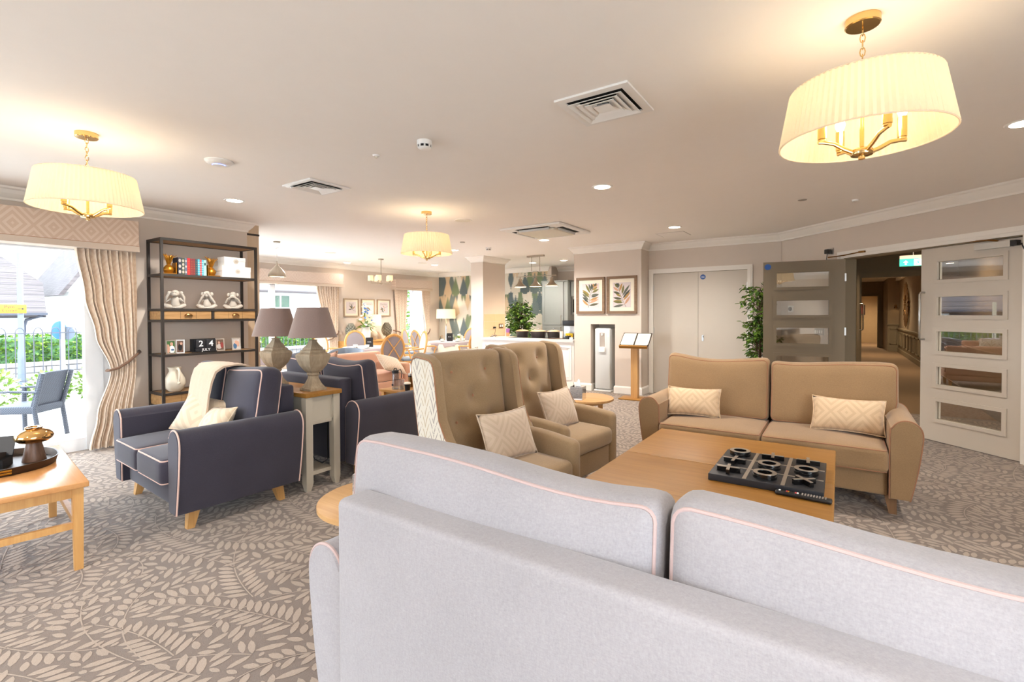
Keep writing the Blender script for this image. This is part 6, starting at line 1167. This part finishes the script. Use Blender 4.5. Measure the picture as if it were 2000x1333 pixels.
o = thing('road_sign', 'yellow road sign reading Pym Court with arrow on the post', 'sign', (-15.65, 2.66, 1.55)); MB().rbox(.015, .80, .20, .005, (.008, 0, 0), n=1).build('plate', 'yellow_sign', o); text('Pym', .10, 'book_red', o, (.017, .12, .042), (R(90), 0, R(90))); text('Court', .10, 'book_red', o, (.017, .12, -.038), (R(90), 0, R(90))); MB().prism([(.25, -.008), (.32, -.008), (.32, -.03), (.37, 0), (.32, .03), (.32, .008), (.25, .008)], .016, .018, 0).build('arrow', 'ink', o, False); MB().box(-.02, .0, -.05, .05, -.02, .02).build('clamp', 'grey_post', o, False)
o = thing('cycle_sign', 'round blue cycle route sign on a short post', 'sign', (-14.77, 3.47, GZ-.3)); MB().lathe([(.05, 0), (.05, 2.07), (0, 2.07)], 14).build('post', 'finial_grey', o); q = Matrix.Translation((.06, -.06, 1.42)) @ Matrix.Rotation(R(-52), 4, 'Z') @ Matrix.Rotation(R(90), 4, 'X'); MB().lathe([(.205, 0), (.205, .012)], 28, m=q).build('disc', 'blue_sign', o); MB().lathe([(.19, .012), (.205, .012), (.205, .015), (.19, .015), (.19, .012)], 28, m=q, caps=False).build('rim', 'white_ink', o)
m_ = MB()
for x in (-.06, .06): m_.add(*(lambda t: (t.v, t.f))(MB().tube([(x+.04*math.cos(a*PI/6), .06+.04*math.sin(a*PI/6), .014) for a in range(12)], .006, 4, True)), q)
m_.add(*(lambda t: (t.v, t.f))(MB().tube([(-.06, .06, .014), (-.02, .11, .014), (.04, .11, .014), (.06, .06, .014)], .006, 4)), q); m_.add(*(lambda t: (t.v, t.f))(MB().tube([(0, -.16, .014), (0, .0, .014)], .014, 4)), q); m_.build('cycle_symbol', 'white_ink', o)
MB().lathe([(.15, 0), (.15, .01)], 24, m=Matrix.Translation((.02, .10, 1.35)) @ Matrix.Rotation(R(40), 4, 'Z') @ Matrix.Rotation(R(90), 4, 'X')).build('rear_disc', 'grey_post', o)
plain('pane_green', (44, 66, 50), .3, var=.4, vs=6)
o = thing('house', 'white cottage with brown tiled roof seen through the lounge window', 'house', (-23, 0, GZ-1.4)); MB().box(-6, -.4, -9, 4.7, 0, 2.95).build('wall', 'render_white', o, False)
m_ = MB(); rp = [(0, 5.0, 2.93), (-2.0, 5.35, 4.08), (-4.0, 4.5, 5.25), (-7.0, 3.2, 7.0), (-7, -10, 7.0), (0, -10, 2.93)]; m_.rings([[(x, y, z) for x, y, z in rp], [(x-.08, y, z-.15) for x, y, z in rp]]); rf = m_.build('roof', 'roof_tiles', o, False); MB().box(-.06, .06, -10, 5.02, 2.86, 2.95).build('gutter', 'gutter', rf, False); MB().tube([(0, 4.9, 2.86), (-.3, 4.55, 2.7), (-.33, 4.5, 2.5), (-.33, 4.5, 0)], .05, 8).build('downpipe', 'gutter', o); MB().box(-.42, -.36, -9, 3.4, 2.35, 2.86).build('fascia_band', 'gutter', o, False)
for y in (-1, .8, 2.2, 3.5): wn_ = MB().box(-.45, -.36, y, y+.55, 1.3, 2.2).build('window', 'white_upvc', o, False); MB().box(-.36, -.35, y+.06, y+.25, 1.36, 2.14).box(-.36, -.35, y+.30, y+.49, 1.36, 2.14).build('pane', 'photo_pale', wn_, False)
o = thing('house', 'white gabled house beside the curtain edge', 'house', (-24, 6.6, GZ-1.4)); MB().box(-5, 0, -.75, 2.3, 0, 3.75).build('wall', 'render_white', o, False); MB().prism([(-.9, 3.75), (2.5, 3.75), (.8, 6.2)], -5, .05, 0).build('gable', 'render_white', o, False); MB().prism([(-1.1, 3.6), (-.95, 3.6), (.8, 6.25), (2.6, 3.6), (2.75, 3.6), (.8, 6.5)], -5.1, .2, 0).build('roof', 'roof_tiles', o, False)
for y in (-.3, .9): wn_ = MB().box(-.02, .05, y, y+.6, 2.0, 2.9).build('window', 'white_upvc', o, False); MB().box(.05, .06, y+.06, y+.54, 2.06, 2.84).build('pane', 'photo_blue', wn_, False)
o = thing('house', 'white house with grey roof seen through the wide dining window', 'house', (-22, 12.8, GZ-1.4)); MB().box(-6, 0, -3, 7, 0, 4.0).build('wall', 'render_white', o, False); MB().rings([[(.25, -3.3, 3.97), (.25, 2.4, 3.97), (-3, 1.2, 5.2), (-3, -3.3, 5.2)], [(.25, -3.3, 3.87), (.25, 2.4, 3.87), (-3, 1.2, 5.05), (-3, -3.3, 5.05)]]).build('roof', 'roof_tiles', o, False)
for y in (-.35, -1.9, 2.2): wn_ = MB().box(-.05, .04, y, y+1.05, 3.15, 3.8).build('window', 'white_upvc', o, False); MB().box(.04, .05, y+.07, y+.48, 3.2, 3.75).box(.04, .05, y+.56, y+.98, 3.2, 3.75).build('pane', 'pane_green', wn_, False)
def rattan(label, loc, rz):
    o = thing('rattan_chair', label, 'chair', loc, rz, 'rattan patio chairs'); o.scale = (.86, .86, .9); mt = 'rattan' if 'rattan' in MATS else None
    MB().rbox(.52, .52, .10, .025, (0, 0, .41), n=2).build('seat', 'rattan', o); MB().rbox(.48, .04, .45, .015, (0, .26, .66), n=2, fn=lambda p: Vector((p.x, p.y+.25*p.z, p.z))).build('backrest', 'rattan', o)
    for s in (-1, 1):
        MB().tube([(s*.25, -.24, 0), (s*.25, -.25, .40), (s*.26, -.25, .64)], .028, 8).build('front_leg', 'rattan', o); MB().tube([(s*.24, .30, 0), (s*.24, .24, .42), (s*.25, .32, .72), (s*.25, .36, .88)], .027, 8).build('rear_leg', 'rattan', o); MB().tube([(s*.26, -.29, .645), (s*.265, 0, .655), (s*.26, .30, .64)], .022, 8, flat=.7).build('arm', 'rattan', o)
t = NT('rattan'); ck = t.new('ShaderNodeTexChecker'); ck.inputs['Scale'].default_value = 70; t.link(t.coord(), ck.inputs['Vector']); ck.inputs[1].default_value = lin((82, 86, 97)); ck.inputs[2].default_value = lin((58, 61, 70)); t.col(ck.outputs[0]); t.bump(ck.outputs[1], .5, .004); t.set(.6); MATS['rattan'] = t.m
rattan('grey rattan patio chair outside the lounge window', (-7.95, 1.56, GZ), -48); rattan('grey rattan patio chair cut by the left picture edge', (-9.2, .1, GZ), 160)
o = thing('patio_table', 'dark patio table cut by the left picture edge', 'table', (-8.55, 1.05-.25, GZ)); MB().rbox(.55, .5, .03, .008, (0, 0, .985), n=1).build('top', 'charcoal_mesh', o); MB().tube([(0, 0, 0), (0, 0, .97)], .03, 8).build('post', 'charcoal_mesh', o); MB().lathe([(0, 0), (.2, 0), (.2, .02), (0, .03)], 20).build('foot', 'charcoal_mesh', o)
# ================================================================ leaf pattern woven into the carpet
def leaf_carpet():
    import numpy as np
    rnd = random.Random(11); X0, Y0, X1, Y1, g = -6.6, -1.2, 2.75, 8.5, .0062
    nx, ny = int((X1-X0)/g), int((Y1-Y0)/g); occ = np.zeros((nx, ny), bool); m_ = MB(); st = MB()
    occ[:int((-5.72-X0)/g), int((3.1-Y0)/g):] = True; PR = ((0, .30), (.25, .85), (.5, 1), (.75, .82), (1, .15))
    def leaf(px, py, a, L, w):
        ca, sa = math.cos(a), math.sin(a); cells = []
        for k in (.06, .24, .42, .6, .78, .97):
            ww = w*(1.04*math.sin(PI*min(.97, max(.06, k)))**.6)
            for o in (-1, 0, 1):
                i, j = int((px+ca*L*k-sa*ww*o-X0)/g), int((py+sa*L*k+ca*ww*o-Y0)/g)
                if i < 0 or j < 0 or i >= nx or j >= ny or occ[i, j]: return False
                cells.append((i, j))
        for k in range(0, 17):
            ww = w*math.sin(PI*max(.04, k/16*.96))**.6
            for o in (-1, -.66, -.33, 0, .33, .66, 1): i, j = int((px+ca*L*k/16-sa*ww*o-X0)/g), int((py+sa*L*k/16+ca*ww*o-Y0)/g); occ[min(max(i, 0), nx-1), min(max(j, 0), ny-1)] = True
        pts = [(0, -.12), (.2, -.72), (.5, -1), (.8, -.72), (1, 0), (.8, .72), (.5, 1), (.2, .72), (0, .12)]
        m_.add([(px+ca*L*k-sa*w*o, py+sa*L*k+ca*w*o, .0012) for k, o in pts], [tuple(range(9))]); return True
    def th(x, y): return .55+1.5*noise.noise((x*.33, y*.33, 3.1))
    for f in range(11000):
        big = f < 5000
        x, y = rnd.uniform(X0, X1), rnd.uniform(Y0, Y1); h = th(x, y)+rnd.choice((0, 0, PI, PI, 1.2))+rnd.uniform(-.35, .35); cv = rnd.choice((-1, 1))*rnd.uniform(.3, 1.7); n = rnd.randint(13, 22) if big else rnd.randint(5, 12); path = [(x, y)]; ok = 0
        sp = rnd.uniform(.043, .049) if big else rnd.uniform(.038, .044); L0 = rnd.uniform(.10, .13) if big else rnd.uniform(.07, .095); w0 = sp*.37
        for k in range(n):
            x += math.cos(h)*sp; y += math.sin(h)*sp; h += cv*sp*(1+1.2*k/n); t = k/n; L = L0*(1-.4*t); path.append((x, y)); got = 0
            for s in (-1, 1): got += leaf(x+s*-math.sin(h)*.007, y+s*math.cos(h)*.007, h+s*(.98-.3*t), L, w0)
            ok += got
            if got == 0 and k > 2 and ok < 3: break
        if ok >= 4:
            leaf(x+math.cos(h)*.012, y+math.sin(h)*.012, h, .05, .022); q = path[1:]
            for (a, b), (c, d) in zip(q, q[1:]):
                dx, dy = c-a, d-b; l = math.hypot(dx, dy); ux, uy = -dy/l*.0026, dx/l*.0026; st.add([(a+ux, b+uy, .0016), (a-ux, b-uy, .0016), (c-ux, d-uy, .0016), (c+ux, d+uy, .0016)], [(0, 1, 2, 3)])
    for f in range(190000):
        x, y = rnd.uniform(X0, X1), rnd.uniform(Y0, Y1); k = 1-f/150000; t = th(x, y)
        if occ[int((x-X0)/g)-1, int((y-Y0)/g)-1]: continue
        for da in (.95, -.95, 2.2, 0, 1.5): 
            if leaf(x, y, t+da+rnd.uniform(-.1, .1), rnd.uniform(.035, .055)+.05*k, rnd.uniform(.0105, .0125)+.004*k): break
    for b_, nm in ((m_, 'leaf_inlay'), (st, 'stem_inlay')): o_ = b_.build(nm, 'carpet_leaf', FLOOR, False); o_['kind'] = 'stuff'
    print('leaves', len(m_.f))
leaf_carpet()
